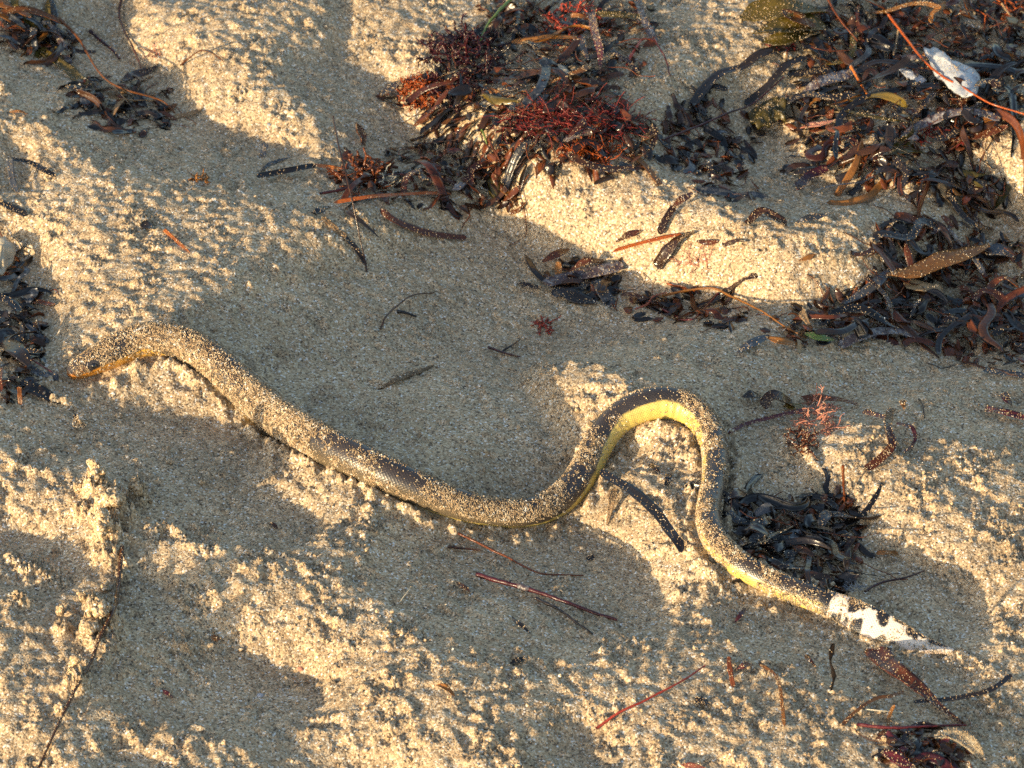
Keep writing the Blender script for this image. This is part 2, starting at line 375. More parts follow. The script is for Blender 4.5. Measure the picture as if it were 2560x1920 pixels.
# skin pattern: dark back, yellow flank and belly, orange lip, white tail blotched black
u = arc[:, None] * np.ones((1, NV)); ph = phi[None] * np.ones((NU, 1))
def wav(u, k, s): return np.sin(u * k + s) + .6 * np.sin(u * k * 2.3 + 1.7 * s) + .35 * np.sin(u * k * 5.1 + 2.9 * s)
ctl = np.array([r[:3] for r in rows]); ctl_u = np.array([arc[np.argmin(np.linalg.norm(C[:, :3] - c, axis=1))] for c in ctl])
ed = np.full(len(ctl), 108.0); ed[:8] = 97; ed[8] = 108; ed[9:20] = 138; ed[20:22] = 134; ed[22] = 122; ed[23] = 111; ed[33:39] = 110
edge = np.radians(np.interp(u, ctl_u, ed)) + .03 * wav(u, 190, .4)
sym = np.minimum(ph, 2 * np.pi - ph)
yel = np.clip((sym - edge) / .05 + .5, 0, 1)
dark = np.array((.030, .0245, .0235)); brown = np.array((.062, .043, .034)); yellow = np.array((.58, .445, .12)); orange = np.array((.62, .24, .02)); white = np.array((.68, .60, .52)); black = np.array((.012, .011, .013))
nz = .5 + .5 * np.sin(u * 55 + 2 * np.sin(ph * 2 + u * 30)) * np.sin(ph * 3 + u * 90)
backc = dark + (brown - dark) * (nz * .6 * np.clip(np.cos(ph), 0, 1))[..., None]
flank = np.clip((sym - 1.15) / .6, 0, 1) * np.interp(u, ctl_u, np.r_[np.zeros(9), np.ones(12), .4, np.zeros(len(ctl) - 22)]) * (1 - yel)
backc = backc + (np.array((.15, .115, .07)) - backc) * (.75 * flank)[..., None]
yel_n = .5 + .5 * np.sin(u * 410 + 2.2 * np.sin(ph * 5 + u * 60)) * np.sin(ph * 7 + u * 130)
belc = yellow * (.86 + .2 * yel_n)[..., None] + (orange - yellow) * np.clip(1.15 - u / .085, 0, 1)[..., None] * .9
colr = backc * (1 - yel[..., None]) + belc * yel[..., None]
snout = np.clip(1.2 - u / .011, 0, 1) * np.clip((sym - .9) / .5, 0, 1)
colr = colr * (1 - snout[..., None]) + np.array((.42, .15, .02)) * snout[..., None]
mouth = np.exp(-((sym - math.radians(112 )) / .035) ** 2) * np.clip((.024 - u) / .003, 0, 1)
colr = colr * (1 - .85 * mouth[..., None])
tail0 = arc[np.argmin(np.hypot(*(np.array(plan_of(C[:, 0], C[:, 1], C[:, 2])) - np.array([[1772], [1297]])))) ]
vv = np.cos(ph)
ul = (u - tail0); tl = arc[-1] - tail0
isT = np.clip((ul + .0022 * vv + .0012 * np.sin(ph * 9)) / .0035, 0, 1)
un = ul / tl * 321.0
vv = np.cos(ph)                                                # +1 dorsal edge, -1 ventral edge
wob = .12 * np.sin(un * .35 + 3 * vv) + .1 * np.sin(un * .17 - 5 * vv)
spots = np.zeros_like(u)
for (cu, cv, ru, rv) in [(20,-.1,11,1.6),(14,.8,16,1.0),(20,-.1,12,.75),(84,1.0,28,.75),(82,.45,12,.5),(56,-.92,16,.52),(84,-.62,6,.24),(110,-.70,15,.6),(152,.9,17,.68),(158,.4,11,.4),(172,-.95,14,.45),(196,-.85,8,.3),(226,.75,17,.6),(244,1,20,.35),(283,.85,26,.55),(125,1,20,.25),(190,1,22,.22)]:
    spots = np.maximum(spots, np.clip((1.08 - np.hypot((un - cu) / ru, (vv - cv) / rv) + wob) / .22, 0, 1))
spots = np.maximum(spots, np.clip((vv - .97 + .05 * wob) / .03, 0, 1))
whitec = white + (np.array((.55, .38, .29)) - white) * np.clip(-vv - .35, 0, 1)[..., None]
tailc = whitec * (1 - spots[..., None]) + black * spots[..., None]
colr = colr * (1 - isT[..., None]) + tailc * isT[..., None]
pre = np.exp(-((ul + .004) / .004) ** 2)[..., None] * (vv > -.2)[..., None]
colr = colr * (1 - .9 * pre) + black * .9 * pre
ca_ = me.color_attributes.new('skin', 'FLOAT_COLOR', 'POINT')
cc = np.ones((len(V), 4), np.float32); cc[:NU * NV, :3] = np.clip(colr, 0, 1).reshape(-1, 3); cc[cap0, :3] = (.35, .12, .02); cc[cap1, :3] = (.75, .6, .5)
ca_.data.foreach_set('color', cc.ravel())
sp = me.attributes.new('scale_uv', 'FLOAT_VECTOR', 'POINT')
girth = (b_.mean() * 2 * np.pi)
nsc = 62                                                      # scale rows round the body
suv = np.zeros((len(V), 3), np.float32)
suv[:NU * NV, 0] = (u * 900).ravel(); suv[:NU * NV, 1] = (np.where(ph > np.pi, ph - 2 * np.pi, ph) / (2 * np.pi) * nsc).ravel()
sp.data.foreach_set('vector', suv.ravel())
m_skin, nt, bs, out = new_mat('snake_skin'); L = nt.links.new
at1 = N(nt, 'ShaderNodeAttribute', attribute_name='skin'); at2 = N(nt, 'ShaderNodeAttribute', attribute_name='scale_uv')
rot = N(nt, 'ShaderNodeVectorRotate', rotation_type='Z_AXIS'); rot.inputs['Angle'].default_value = math.radians(45); L(at2.outputs['Vector'], rot.inputs['Vector'])
vo = N(nt, 'ShaderNodeTexVoronoi', Scale=.72, Randomness=.12); vo.voronoi_dimensions = '2D'; L(rot.outputs[0], vo.inputs['Vector'])
bp = N(nt, 'ShaderNodeBump', Strength=.5, Distance=.0004); bp.invert = True; L(vo.outputs['Distance'], bp.inputs['Height']); L(bp.outputs[0], bs.inputs['Normal'])
sh = ramp(nt, vo.outputs['Distance'], [(0, (1.12, 1.12, 1.12)), (.4, (1, 1, 1)), (.68, (.62, .58, .55))])
mx = N(nt, 'ShaderNodeMix', data_type='RGBA', blend_type='MULTIPLY'); mx.inputs[0].default_value = 1; L(at1.outputs['Color'], mx.inputs[6]); L(sh, mx.inputs[7]); L(mx.outputs[2], bs.inputs['Base Color'])
bs.inputs['Roughness'].default_value = .36; bs.inputs['Specular IOR Level'].default_value = .5
bs.inputs['Coat Weight'].default_value = .15; bs.inputs['Coat Roughness'].default_value = .2
me.materials.append(m_skin); me.update()
snake = bpy.data.objects.new('sea_snake', None); col.objects.link(snake); snake.empty_display_size = .02
body = bpy.data.objects.new('body', me); col.objects.link(body); body.parent = snake
tag(snake, 'sand-dusted sea snake with dark back, yellow belly and white black-spotted paddle tail', 'snake')
# its eye
def ball(center, r, mat, name, parent=None, n=12, sq=(1, 1, 1)):
    th = np.linspace(0, np.pi, n)[:, None]; ps = np.linspace(0, 2 * np.pi, n * 2, endpoint=False)[None]
    v = np.stack([np.sin(th) * np.cos(ps), np.sin(th) * np.sin(ps), np.cos(th) + 0 * ps], -1).reshape(-1, 3) * r * np.array(sq) + center
    return mesh_obj(name, v, grid_faces(n, n * 2, 0, True), mat, parent)
m_eye, nt, bs, out = new_mat('snake_eye'); bs.inputs['Base Color'].default_value = (.006, .005, .005, 1); bs.inputs['Roughness'].default_value = .06; bs.inputs['Coat Weight'].default_value = 1
ie = int(np.searchsorted(arc, .0155)); je = int(round(math.radians(78) / (2 * np.pi) * NV))
for sgn in (1, -1):
    pe = P3[ie, je if sgn > 0 else NV - je]
    if sgn > 0: eye_at = pe
    e = ball(pe - (pe - C[ie, :3]) * .09, .0021, m_eye, 'eye', snake)
    tag(e, 'small glossy black eye')

# ------------------------------------------------------------------ loose sand grains, one scattered mass
OCT = np.array([(1,0,0),(-1,0,0),(0,1,0),(0,-1,0),(0,0,1),(0,0,-1)], float)
OF = np.array([(0,2,4),(2,1,4),(1,3,4),(3,0,4),(2,0,5),(1,2,5),(3,1,5),(0,3,5)])
grain_P, grain_R = [], []
PERM = np.random.default_rng(3).permutation(4096)
def vnoise(p, f, seed):                                       # cheap 3D value noise for densities
    q = np.asarray(p) * f + seed * 17.3; i = np.floor(q).astype(np.int64); fr = q - i; fr = fr * fr * (3 - 2 * fr)
    def h(ix): return PERM[(PERM[(PERM[(ix[..., 0] + seed * 31) & 4095] + ix[..., 1]) & 4095] + ix[..., 2]) & 4095] / 4095.0
    r = 0
    for a in (0, 1):
        for b in (0, 1):
            for c in (0, 1):
                w = (fr[..., 0] if a else 1 - fr[..., 0]) * (fr[..., 1] if b else 1 - fr[..., 1]) * (fr[..., 2] if c else 1 - fr[..., 2])
                r = r + w * h(i + np.array((a, b, c)))
    return r
nG = 250000
iu = rng.integers(6, NU - 4, nG); iv = rng.integers(0, NV, nG)
fu, fv = rng.random((nG, 1)), rng.random((nG, 1)); iv2 = (iv + 1) % NV
pg = (P3[iu, iv] * (1 - fv) + P3[iu, iv2] * fv) * (1 - fu) + (P3[iu + 1, iv] * (1 - fv) + P3[iu + 1, iv2] * fv) * fu; cen = C[iu, :3]; nrm = pg - cen; nrm /= np.linalg.norm(nrm, axis=1)[:, None]
wa = phi[iv] - C[iu, 4]                                         # world angle from straight up
un_ = np.cos(wa)
plx, ply = plan_of(cen[:, 0], cen[:, 1], cen[:, 2])
d1 = vnoise(pg, 90, 3); d2 = vnoise(pg, 260, 5); d3 = vnoise(pg, 35, 8)
dens = np.clip((.50 * d1 + .35 * d2 + .45 * d3 - .65) * 4.4 + .40, np.where(plx < 560, .3, .05), 1)
lean = np.clip(np.sin(wa), -1, 1)                               # more sand towards the camera-side flank of the front half
k = np.interp(plx, [140, 230, 330, 460, 560, 660, 740, 850, 1000, 1200, 1300, 1420, 1520, 1560, 1700, 1780, 1800, 2100], [.4, .75, 1.5, 1.15, 1.0, 1.9, .6, .75, .9, 1.0, .75, .2, .8, 1.15, 1.3, .6, .45, .4])
k = np.where((plx > 330) & (plx < 780), k * (1 + .9 * lean), k)
k = np.where((plx > 780) & (plx < 1250), k * (1 + .55 * lean), k)
k = np.where((plx > 1480) & (plx < 1600) & (ply > 880), k * (1 + .45 * lean), k)
isy = (np.minimum(phi[iv], 2 * np.pi - phi[iv]) > math.radians(104)) & (arc[iu] > .09)
k = np.where(isy, k * np.where(plx > 1520, np.where(ply > 930, 2.2, .3), .12), k)
lip = (np.minimum(phi[iv], 2 * np.pi - phi[iv]) > math.radians(92)) & (arc[iu] <= .09)
k = np.where(lip, k * .3, k)
keep = rng.random(nG) < np.clip(dens * k * np.clip(un_ * 1.2 + .75, 0, 1) * 1.15, 0, .95) * np.where(plx > 1790, .5, 1)
keep &= rng.random(nG) < np.clip(C[iu, 3] / .0125, .2, 1)
keep &= np.linalg.norm(pg - eye_at, axis=1) > .0042
pg, nrm = pg[keep], nrm[keep]
rg = rng.uniform(.00024, .00052, len(pg)) * np.where(rng.random(len(pg)) < .04, 1.7, 1)
grain_P.append(pg + nrm * rg[:, None] * .55); grain_R.append(rg)

# ------------------------------------------------------------------ wrack: materials
def weed(name, c1, c2, rough=.3, trans=.25, salt=0.0, spec=.5, sand=0.0):
    m, nt, bs, out = new_mat(name); L = nt.links.new
    geo = N(nt, 'ShaderNodeNewGeometry'); oi = N(nt, 'ShaderNodeObjectInfo')
    no = N(nt, 'ShaderNodeTexNoise', Scale=160.0, Detail=5.0, Roughness=.65); L(geo.outputs['Position'], no.inputs['Vector'])
    ad = N(nt, 'ShaderNodeMath', operation='MULTIPLY_ADD'); L(oi.outputs['Random'], ad.inputs[0]); ad.inputs[1].default_value = .6; ad.inputs[2].default_value = -.3
    a2 = N(nt, 'ShaderNodeMath', operation='ADD'); L(no.outputs[0], a2.inputs[0]); L(ad.outputs[0], a2.inputs[1])
    c = ramp(nt, a2.outputs[0], [(.25, c1), (.75, c2)])
    if salt > 0:                                              # dried salt and fine sand film in blotches
        n2 = N(nt, 'ShaderNodeTexNoise', Scale=230.0, Detail=6.0, Roughness=.7); L(geo.outputs['Position'], n2.inputs['Vector'])
        rm = N(nt, 'ShaderNodeMapRange'); L(n2.outputs[0], rm.inputs[0]); rm.inputs[1].default_value = .62 - .22 * salt; rm.inputs[2].default_value = .78 - .18 * salt
        mx = N(nt, 'ShaderNodeMix', data_type='RGBA'); L(rm.outputs[0], mx.inputs[0]); L(c, mx.inputs[6]); mx.inputs[7].default_value = (.36, .34, .335, 1); c = mx.outputs[2]
    L(c, bs.inputs['Base Color'])
    n3 = N(nt, 'ShaderNodeTexNoise', Scale=420.0, Detail=3.0); L(geo.outputs['Position'], n3.inputs['Vector'])
    rr = N(nt, 'ShaderNodeMapRange'); L(n3.outputs[0], rr.inputs[0]); rr.inputs[1].default_value = .3; rr.inputs[2].default_value = .75; rr.inputs[3].default_value = rough * .6; rr.inputs[4].default_value = min(1, rough * 2.2)
    L(rr.outputs[0], bs.inputs['Roughness']); bs.inputs['Specular IOR Level'].default_value = spec
    bp = N(nt, 'ShaderNodeBump', Strength=.35, Distance=.0008); L(n3.outputs[0], bp.inputs['Height']); L(bp.outputs[0], bs.inputs['Normal'])
    if trans > 0:
        tb = N(nt, 'ShaderNodeBsdfTranslucent'); L(c, tb.inputs['Color']); mm = N(nt, 'ShaderNodeMixShader'); mm.inputs[0].default_value = trans
        L(bs.outputs[0], mm.inputs[1]); L(tb.outputs[0], mm.inputs[2]); L(mm.outputs[0], out.inputs['Surface'])
    return m
WM = {
 'black':  weed('weed_black', (.008, .0065, .0065), (.022, .015, .012), .16, .08, .0),
 'umber':  weed('weed_umber', (.024, .011, .007), (.072, .030, .014), .17, .2),
 'brown':  weed('weed_red_brown', (.055, .015, .008), (.17, .05, .018), .17, .3),
 'amber':  weed('weed_amber', (.17, .055, .012), (.36, .15, .035), .3, .35),
 'tan':    weed('weed_tan', (.26, .15, .07), (.44, .30, .16), .5, .25),
 'slate':  weed('weed_slate', (.020, .022, .027), (.060, .064, .075), .3, .08, .25),  # bluish grey stands for sky sheen on wet weed, put into the colour
 'salt':   weed('weed_salted', (.05, .030, .035), (.10, .07, .07), .35, .1, .6),
 'olive':  weed('weed_olive', (.055, .042, .008), (.17, .115, .02), .2, .35),
 'green':  weed('weed_green', (.09, .15, .03), (.20, .28, .07), .3, .35),
 'maroon': weed('weed_maroon', (.030, .006, .009), (.11, .018, .022), .25, .2),
 'crimson':weed('weed_crimson', (.18, .018, .014), (.46, .065, .035), .35, .25),
 'orange': weed('weed_orange', (.38, .075, .012), (.60, .18, .03), .35, .3),
 'pink':   weed('weed_pink', (.40, .13, .08), (.62, .28, .19), .45, .35),
 'pale':   weed('weed_pale', (.48, .38, .24), (.70, .62, .48), .45, .35),
 'shell':  weed('shell_white', (.14, .165, .21), (.38, .39, .42), .3, 0, .15, .5),
 'wood':   weed('drift_wood', (.10, .065, .038), (.22, .15, .09), .7, 0, 0, .2),
}
# ------------------------------------------------------------------ wrack: shape builders
def frames(P):
    T = np.gradient(P, axis=0); T /= np.linalg.norm(T, axis=1)[:, None] + 1e-12
    S = np.cross(T, (0, 0, 1.0)); l = np.linalg.norm(S, axis=1)[:, None]; S = np.where(l > 1e-3, S / (l + 1e-12), (1.0, 0, 0)); return T, S, np.cross(S, T)
def ribbon_geo(P, w, roll, cup, thick, M=5):
    n = len(P); T, S, U = frames(P)
    c, s = np.cos(roll)[:, None], np.sin(roll)[:, None]
    S2 = S * c + U * s; N2 = U * c - S * s
    x = np.linspace(-1, 1, M)
    top = P[:, None] + S2[:, None] * (x[None, :, None] * w[:, None, None] / 2) + N2[:, None] * ((cup * (x ** 2 - .33))[None, :, None] * w[:, None, None])
    sl = rng.normal(0, .45)                                  # slanted, torn ends and uneven edges
    rag = np.stack([smooth1(rng.normal(0, 1, n), 1.0) for _ in range(2)], -1) * .09
    top = top + T[:, None] * (sl * x[None, :, None] * w[:, None, None] / 2)
    side = np.where(x < -.5, 0, 1); mag = np.clip(np.abs(x) - .4, 0, 1)
    top = top + S2[:, None] * ((rag[:, side] * mag[None] * np.sign(x)[None])[..., None] * w[:, None, None])
    edge = (1 - .85 * x ** 6)[None, :, None]
    bot = top - N2[:, None] * thick * edge
    V = np.concatenate([top, bot[:, ::-1]], 1)               # closed strip all round
    k = 2 * M; F = grid_faces(n, k, 0, True)
    e0 = [(j, j + 1, k - 2 - j, k - 1 - j) for j in range(M - 1)]
    o = (n - 1) * k
    e1 = [(o + k - 1 - j, o + k - 2 - j, o + j + 1, o + j) for j in range(M - 1)]
    return V.reshape(-1, 3), np.vstack([F, e0, e1]), top, N2
def profile(n, kind):
    t = np.linspace(0, 1, n)
    if kind == 'strap': return np.clip(np.minimum((t + .02) / .05, (1.02 - t) / .05), .35, 1) * (1 + .06 * np.sin(t * 9 + rng.random() * 6))
    if kind == 'lance': return np.sin(np.pi * np.clip(t, .03, .97)) ** .65
    if kind == 'wedge': return np.clip(1.05 - t * .9, .12, 1) * np.clip((t + .05) / .1, .4, 1)
    if kind == 'tip':   return np.clip((1.02 - t) / .35, .08, 1) ** .7
    return np.ones(n)
def dust(top, Nn, amount):                                   # grains that stick to a strip
    a = top[:-1, :-1].reshape(-1, 3); b = top[1:, 1:].reshape(-1, 3)
    area = np.linalg.norm(b - a, axis=1).sum() * .5 * np.linalg.norm(top[:, 0] - top[:, -1], axis=1).mean()
    k = rng.poisson(amount * area * 4.0e5)
    if k == 0: return
    i = rng.integers(0, top.shape[0] - 1, k); j = rng.integers(0, top.shape[1] - 1, k)
    f = rng.random((k, 1)); g = rng.random((k, 1))
    p = (top[i, j] * (1 - f) + top[i + 1, j] * f) * (1 - g) + (top[i, j + 1] * (1 - f) + top[i + 1, j + 1] * f) * g
    r = rng.uniform(.00022, .0005, k); up = np.where(Nn[i][:, 2:3] > 0, 1, -1)
    grain_P.append(p + Nn[i] * up * r[:, None] * .5); grain_R.append(r)
def path3(pts, n, lift0=.0010, zs=1.2):
    Q = []
    for q in pts:
        lf = (q[2] if len(q) > 2 else 0) / 1000 + lift0
        Q.append(at(q[0], q[1], lf))
    Q = np.array(Q)
    if len(Q) == 2: Q = np.array([Q[0], (Q[0] * 2 + Q[1]) / 3 + rng.normal(0, .0006, 3) * (1, 1, .3), (Q[0] + Q[1] * 2) / 3 + rng.normal(0, .0006, 3) * (1, 1, .3), Q[1]])
    return resample(catmull(Q, max(n * 2, 24)), n)
def settle(P, hw, lift):                                      # keep the strip on top of the sand it crosses
    g = np.maximum(ground(P[:, 0], P[:, 1]), np.maximum(ground(P[:, 0], P[:, 1] + hw * .5), ground(P[:, 0], P[:, 1] - hw * .5)))
    P[:, 2] = np.maximum(P[:, 2], g + lift * .6)
    return P
def strip(name, cat, mat, w, pts, label, kind='strap', cup=.10, roll=0.0, twist=0.0, sand=.25, group=None, thick=.0005, n=None):
    n = n or int(np.clip(len(pts) * 6, 10, 34))
    P = path3(pts, n); k = scale_at(P[n // 2]); d_ = np.abs(P[-1] - P[0]); fx_ = d_[0] / (d_[0] + d_[1] + 1e-9); steep = len(pts[0]) > 2 and abs(pts[0][2] - pts[-1][2]) > 15
    W = profile(n, kind) * w * k * (1 if steep else 1 / (1 - .36 * fx_))
    if len(pts[0]) < 3: P = settle(P, w * k / 2, .0014)
    sg = -1.0 if P[-1][0] > P[0][0] else 1.0
    ro = sg * .22 + math.radians(roll) + np.linspace(-.5, .5, n) * math.radians(twist) + .10 * np.sin(np.linspace(0, 5, n) + rng.random() * 6)
    V, F, top, Nn = ribbon_geo(P, W, ro, cup, thick)
    o = mesh_obj(name, V, F, WM[mat]); tag(o, label, cat, group)
    if sand: dust(top, Nn, sand)
    return o
def tube_geo(P, r, sides=6):
    T, S, U = frames(P); a = np.linspace(0, 2 * np.pi, sides, endpoint=False)
    V = P[:, None] + (S[:, None] * np.cos(a)[None, :, None] + U[:, None] * np.sin(a)[None, :, None]) * r[:, None, None]
    n = len(P); F = grid_faces(n, sides, 0, True)
    V = np.vstack([V.reshape(-1, 3), P[0], P[-1]])
    c = [(n * sides, n * sides, (j + 1) % sides, j) for j in range(sides)]
    F2 = np.array([(n * sides, j, (j + 1) % sides) for j in range(sides)] + [(n * sides + 1, (n - 1) * sides + (j + 1) % sides, (n - 1) * sides + j) for j in range(sides)])
    return V, F, F2
def join_geo(parts):
    Vs, Fs, off = [], [], 0
    for V, F, F2 in parts:
        q = np.vstack([np.stack([F[:, 0], F[:, 1], F[:, 2]], 1), np.stack([F[:, 0], F[:, 2], F[:, 3]], 1)]) if len(F) else np.zeros((0, 3), int)
        Fs.append(q + off)
        if len(F2): Fs.append(F2 + off)
        Vs.append(V); off += len(V)
    return np.vstack(Vs), np.vstack(Fs)
def stem(name, cat, mat, r, pts, label, taper=.55, sand=.0, knots=.12, group=None, lift=None):
    n = int(np.clip(len(pts) * 7, 12, 48)); P = path3(pts, n, lift0=(r * .0003 * .6 if lift is None else lift))
    k = scale_at(P[n // 2]); rr = r * k * np.linspace(1, taper, n) * (1 + knots * np.sin(np.arange(n) * 1.7 + rng.random() * 6) + knots * .8 * (rng.random(n) - .5))
    if len(pts[0]) < 3: P = settle(P, .001, r * k)
    P[:, :2] += np.stack([smooth1(rng.normal(0, 1, n), 1.5), smooth1(rng.normal(0, 1, n), 1.5)], -1) * r * k * .35
    V, F = join_geo([tube_geo(P, rr, 7)])
    o = mesh_obj(name, V, F, WM[mat]); tag(o, label, cat, group)
    if sand:
        T, S, U = frames(P); top = np.stack([P - S * rr[:, None] * .6 + U * rr[:, None] * .7, P + U * rr[:, None], P + S * rr[:, None] * .6 + U * rr[:, None] * .7], 1); dust(top, U, sand)
    return o
def bushy(name, cat, mat, cx, cy, rx, ry, height, count, length, rad, label, branch=3, curl=.5, up=.5, sand=.1, group=None):
    """a tuft of forking fronds growing out of a patch of the plan"""
    parts = []
    tops = []
    for _ in range(count):
        a = rng.random() * 6.283; q = math.sqrt(rng.random())
        b0 = at(cx + rx * q * math.cos(a), cy + ry * q * math.sin(a), .0)
        b0[2] += height * (1 - q * q) * rng.random()
        d = rng.normal(0, 1, 3); d[2] = abs(d[2]) * up + .1; d += np.array((math.cos(a), -math.sin(a), 0)) * q * .8; d /= np.linalg.norm(d)
        ln = length * rng.uniform(.5, 1.2)
        stack = [(b0, d, ln, rad, 0)]
        while stack:
            p, d, ln, r, lv = stack.pop()
            m = 5; pts = [p.copy()]
            for i in range(m):
                d = d + rng.normal(0, curl, 3) * .5; d[2] -= .05; d /= np.linalg.norm(d); p = p + d * ln / m
                p[2] = max(p[2], ground(p[0], p[1]) + r); pts.append(p.copy())
            P = np.array(pts); rr = np.linspace(r, r * .7, m + 1)
            parts.append(tube_geo(P, rr, 5 if lv == 0 else 4))
            tops.append(P[rng.integers(0, m + 1)])
            if lv < branch - 1:
                for _k in range(2):
                    dd_ = d + rng.normal(0, .7, 3); dd_ /= np.linalg.norm(dd_); stack.append((P[rng.integers(2, m + 1)].copy(), dd_, ln * .6, r * .8, lv + 1))
    V, F = join_geo(parts); o = mesh_obj(name, V, F, WM[mat]); tag(o, label, cat, group)
    if sand:
        t = np.array(tops); t = t[rng.random(len(t)) < sand]
        if len(t): grain_P.append(t + (0, 0, rad)); grain_R.append(rng.uniform(.00025, .0005, len(t)))
    return o
def sheet(name, cat, mat, outline, label, bulge=.004, ruffle=.0025, thick=.0007, sand=.1, lift=.002, tilt=0.0):
    """a crumpled frond or shell piece with an uneven outline given on the plan"""
    O = np.array(outline, float); c = O.mean(0); n = 48; m = 13
    cl = np.vstack([O, O[:1]]); dcum = np.r_[0, np.cumsum(np.linalg.norm(np.diff(cl, axis=0), axis=1))]
    s = np.linspace(0, dcum[-1], n, endpoint=False); E = np.stack([np.interp(s, dcum, cl[:, 0]), np.interp(s, dcum, cl[:, 1])], -1)
    pc = at(c[0], c[1], lift); ring = np.array([at(e[0], e[1], lift) for e in E])
    zc = pc[2]; ring[:, 2] = ring[:, 2] * .8 + zc * .2
    rows_ = []
    ph0 = rng.random(4) * 6.28
    for i in range(m):
        t = max(i / (m - 1), .01); q = pc * (1 - t) + ring * t
        qq = np.stack([q[:, 0], q[:, 1], q[:, 0] * 0 + ph0[0]], -1)
        q[:, 2] += bulge * (1 - t * t) + ruffle * (.35 + t) * 2.2 * (vnoise(qq, 130, 21) - .5 + .6 * (vnoise(qq, 290, 22) - .5)) + tilt * (q[:, 1] - pc[1])
        q[:, 2] = np.maximum(q[:, 2], ground(q[:, 0], q[:, 1]) + lift * .8)
        rows_.append(q)
    top = np.array(rows_); bot = top - (0, 0, thick); bot = bot[::-1]
    V = np.concatenate([top, bot], 0); F = grid_faces(2 * m, n, 0, True)[:, ::-1]
    o = mesh_obj(name, V.reshape(-1, 3), F, WM[mat]); tag(o, label, cat)
    if sand: dust(top, np.tile(np.array((0, 0, 1.0)), (m, 1)), sand)
    return o
def lump_geo(center, r, sq, seed, n=14, amp=.22):
    th = np.linspace(.02, np.pi - .02, n)[:, None]; ps = np.linspace(0, 2 * np.pi, n * 2, endpoint=False)[None]
    d = np.stack([np.sin(th) * np.cos(ps), np.sin(th) * np.sin(ps), np.cos(th) + 0 * ps], -1)
    k = 1 + amp * (vnoise(d, 2.1, seed) * 2 - 1) + amp * .7 * (vnoise(d, 5.3, seed + 1) * 2 - 1) + amp * .4 * (vnoise(d, 11.0, seed + 2) * 2 - 1)
    v = d * k[..., None] * r * np.array(sq) + center
    return v.reshape(-1, 3), grid_faces(n, 2 * n, 0, True)

# ------------------------------------------------------------------ wrack: heaps of loose blades and leaf pieces
def mask_of(poly): return blur(inside(poly).astype(float), 5)
HEAPS = {
 'shell':  (dict(where='in the wide heap around the white shell', nb=150, nf=150, h=16, mix='black:28 umber:32 brown:22 slate:4 salt:2 amber:9 olive:3'),
            [(1795,0),(1788,70),(1720,112),(1700,150),(1740,180),(1690,230),(1720,290),(1700,360),(1730,400),(1800,390),(1900,420),(2010,440),(2100,470),(2180,440),(2150,380),(2080,340),(2120,300),(2212,280),(2212,0)]),
 'redalga':(dict(where='in the heap under the maroon bushy alga', nb=60, nf=130, h=14, mix='black:18 umber:32 brown:32 slate:4 salt:2 amber:9 olive:3'),
            [(1040,0),(1400,0),(1410,90),(1380,150),(1300,170),(1330,220),(1400,260),(1420,330),(1380,370),(1250,380),(1130,370),(1130,430),(1060,450),(1000,470),(900,430),(720,430),(710,370),(760,340),(880,340),(960,290),(900,250),(830,230),(840,190),(960,130),(1050,110)]),
 'hole':   (dict(where='in the shaded pit below the long maroon stem', nb=16, nf=36, h=4, mix='black:52 slate:8 umber:40'),
            [(1440,240),(1520,190),(1580,250),(1640,260),(1640,330),(1600,380),(1650,420),(1600,440),(1540,410),(1470,370),(1430,330)]),
 'kelp':   (dict(where='in the heap under the amber kelp strap', nb=60, nf=85, h=14, mix='black:28 umber:32 brown:24 slate:8 tan:4 olive:4'),
            [(1900,500),(2010,470),(2120,500),(2212,540),(2212,790),(2130,795),(2050,750),(1960,730),(1830,740),(1700,740),(1640,730),(1660,690),(1760,660),(1850,640),(1900,590)]),
 'tail':   (dict(where='in the dark heap beside the snake tail', nb=34, nf=52, h=10, mix='black:78 umber:18 slate:4'),
            [(1590,1090),(1650,1075),(1740,1075),(1800,1050),(1850,1090),(1850,1180),(1860,1240),(1800,1290),(1740,1265),(1660,1225),(1600,1170)]),
 'head':   (dict(where='in the black heap near the snake head', nb=16, nf=30, h=8, mix='black:78 umber:12 slate:10'),
            [(0,540),(40,560),(85,640),(95,700),(90,760),(60,800),(50,850),(0,870)]),
 'corner': (dict(where='in the heap where the long tan stem begins', nb=26, nf=26, h=10, mix='umber:30 amber:20 slate:22 black:20 olive:8'),
            [(0,0),(60,20),(120,50),(160,90),(150,120),(80,120),(0,110)]),
 'hollow': (dict(where='lining the round sand hollow', nb=20, nf=34, h=3, mix='black:55 umber:28 slate:12 tan:5'),
            [(155,195),(200,180),(260,170),(330,180),(370,215),(372,245),(340,275),(280,290),(220,285),(180,262)]),
 'cluster':(dict(where='in the small leaf cluster', nb=6, nf=14, h=4, mix='black:50 umber:25 slate:25'),
            [(1170,590),(1240,560),(1330,570),(1350,610),(1330,655),(1250,650),(1190,630)]),
 'roots':  (dict(where='among the amber roots on the sand', nb=8, nf=16, h=4, mix='black:40 umber:40 brown:20'),
            [(1345,640),(1420,628),(1500,640),(1560,650),(1640,690),(1600,715),(1520,690),(1440,690),(1360,670)]),
 'foot':   (dict(where='by the pale jelly strip', nb=7, nf=12, h=4, mix='maroon:45 umber:35 amber:20'),
            [(1890,1590),(1990,1580),(2080,1600),(2100,1659),(1890,1659)]),
}
ADJ = dict(black='black', umber='dark umber', brown='red-brown', slate='slate-grey', salt='salt-crusted', amber='amber', olive='olive', tan='tan', maroon='maroon')
NAMEB = dict(weed_ribbon=('ribbon of weed', 'seaweed'), weed_flake=('flake of weed', 'seaweed'))
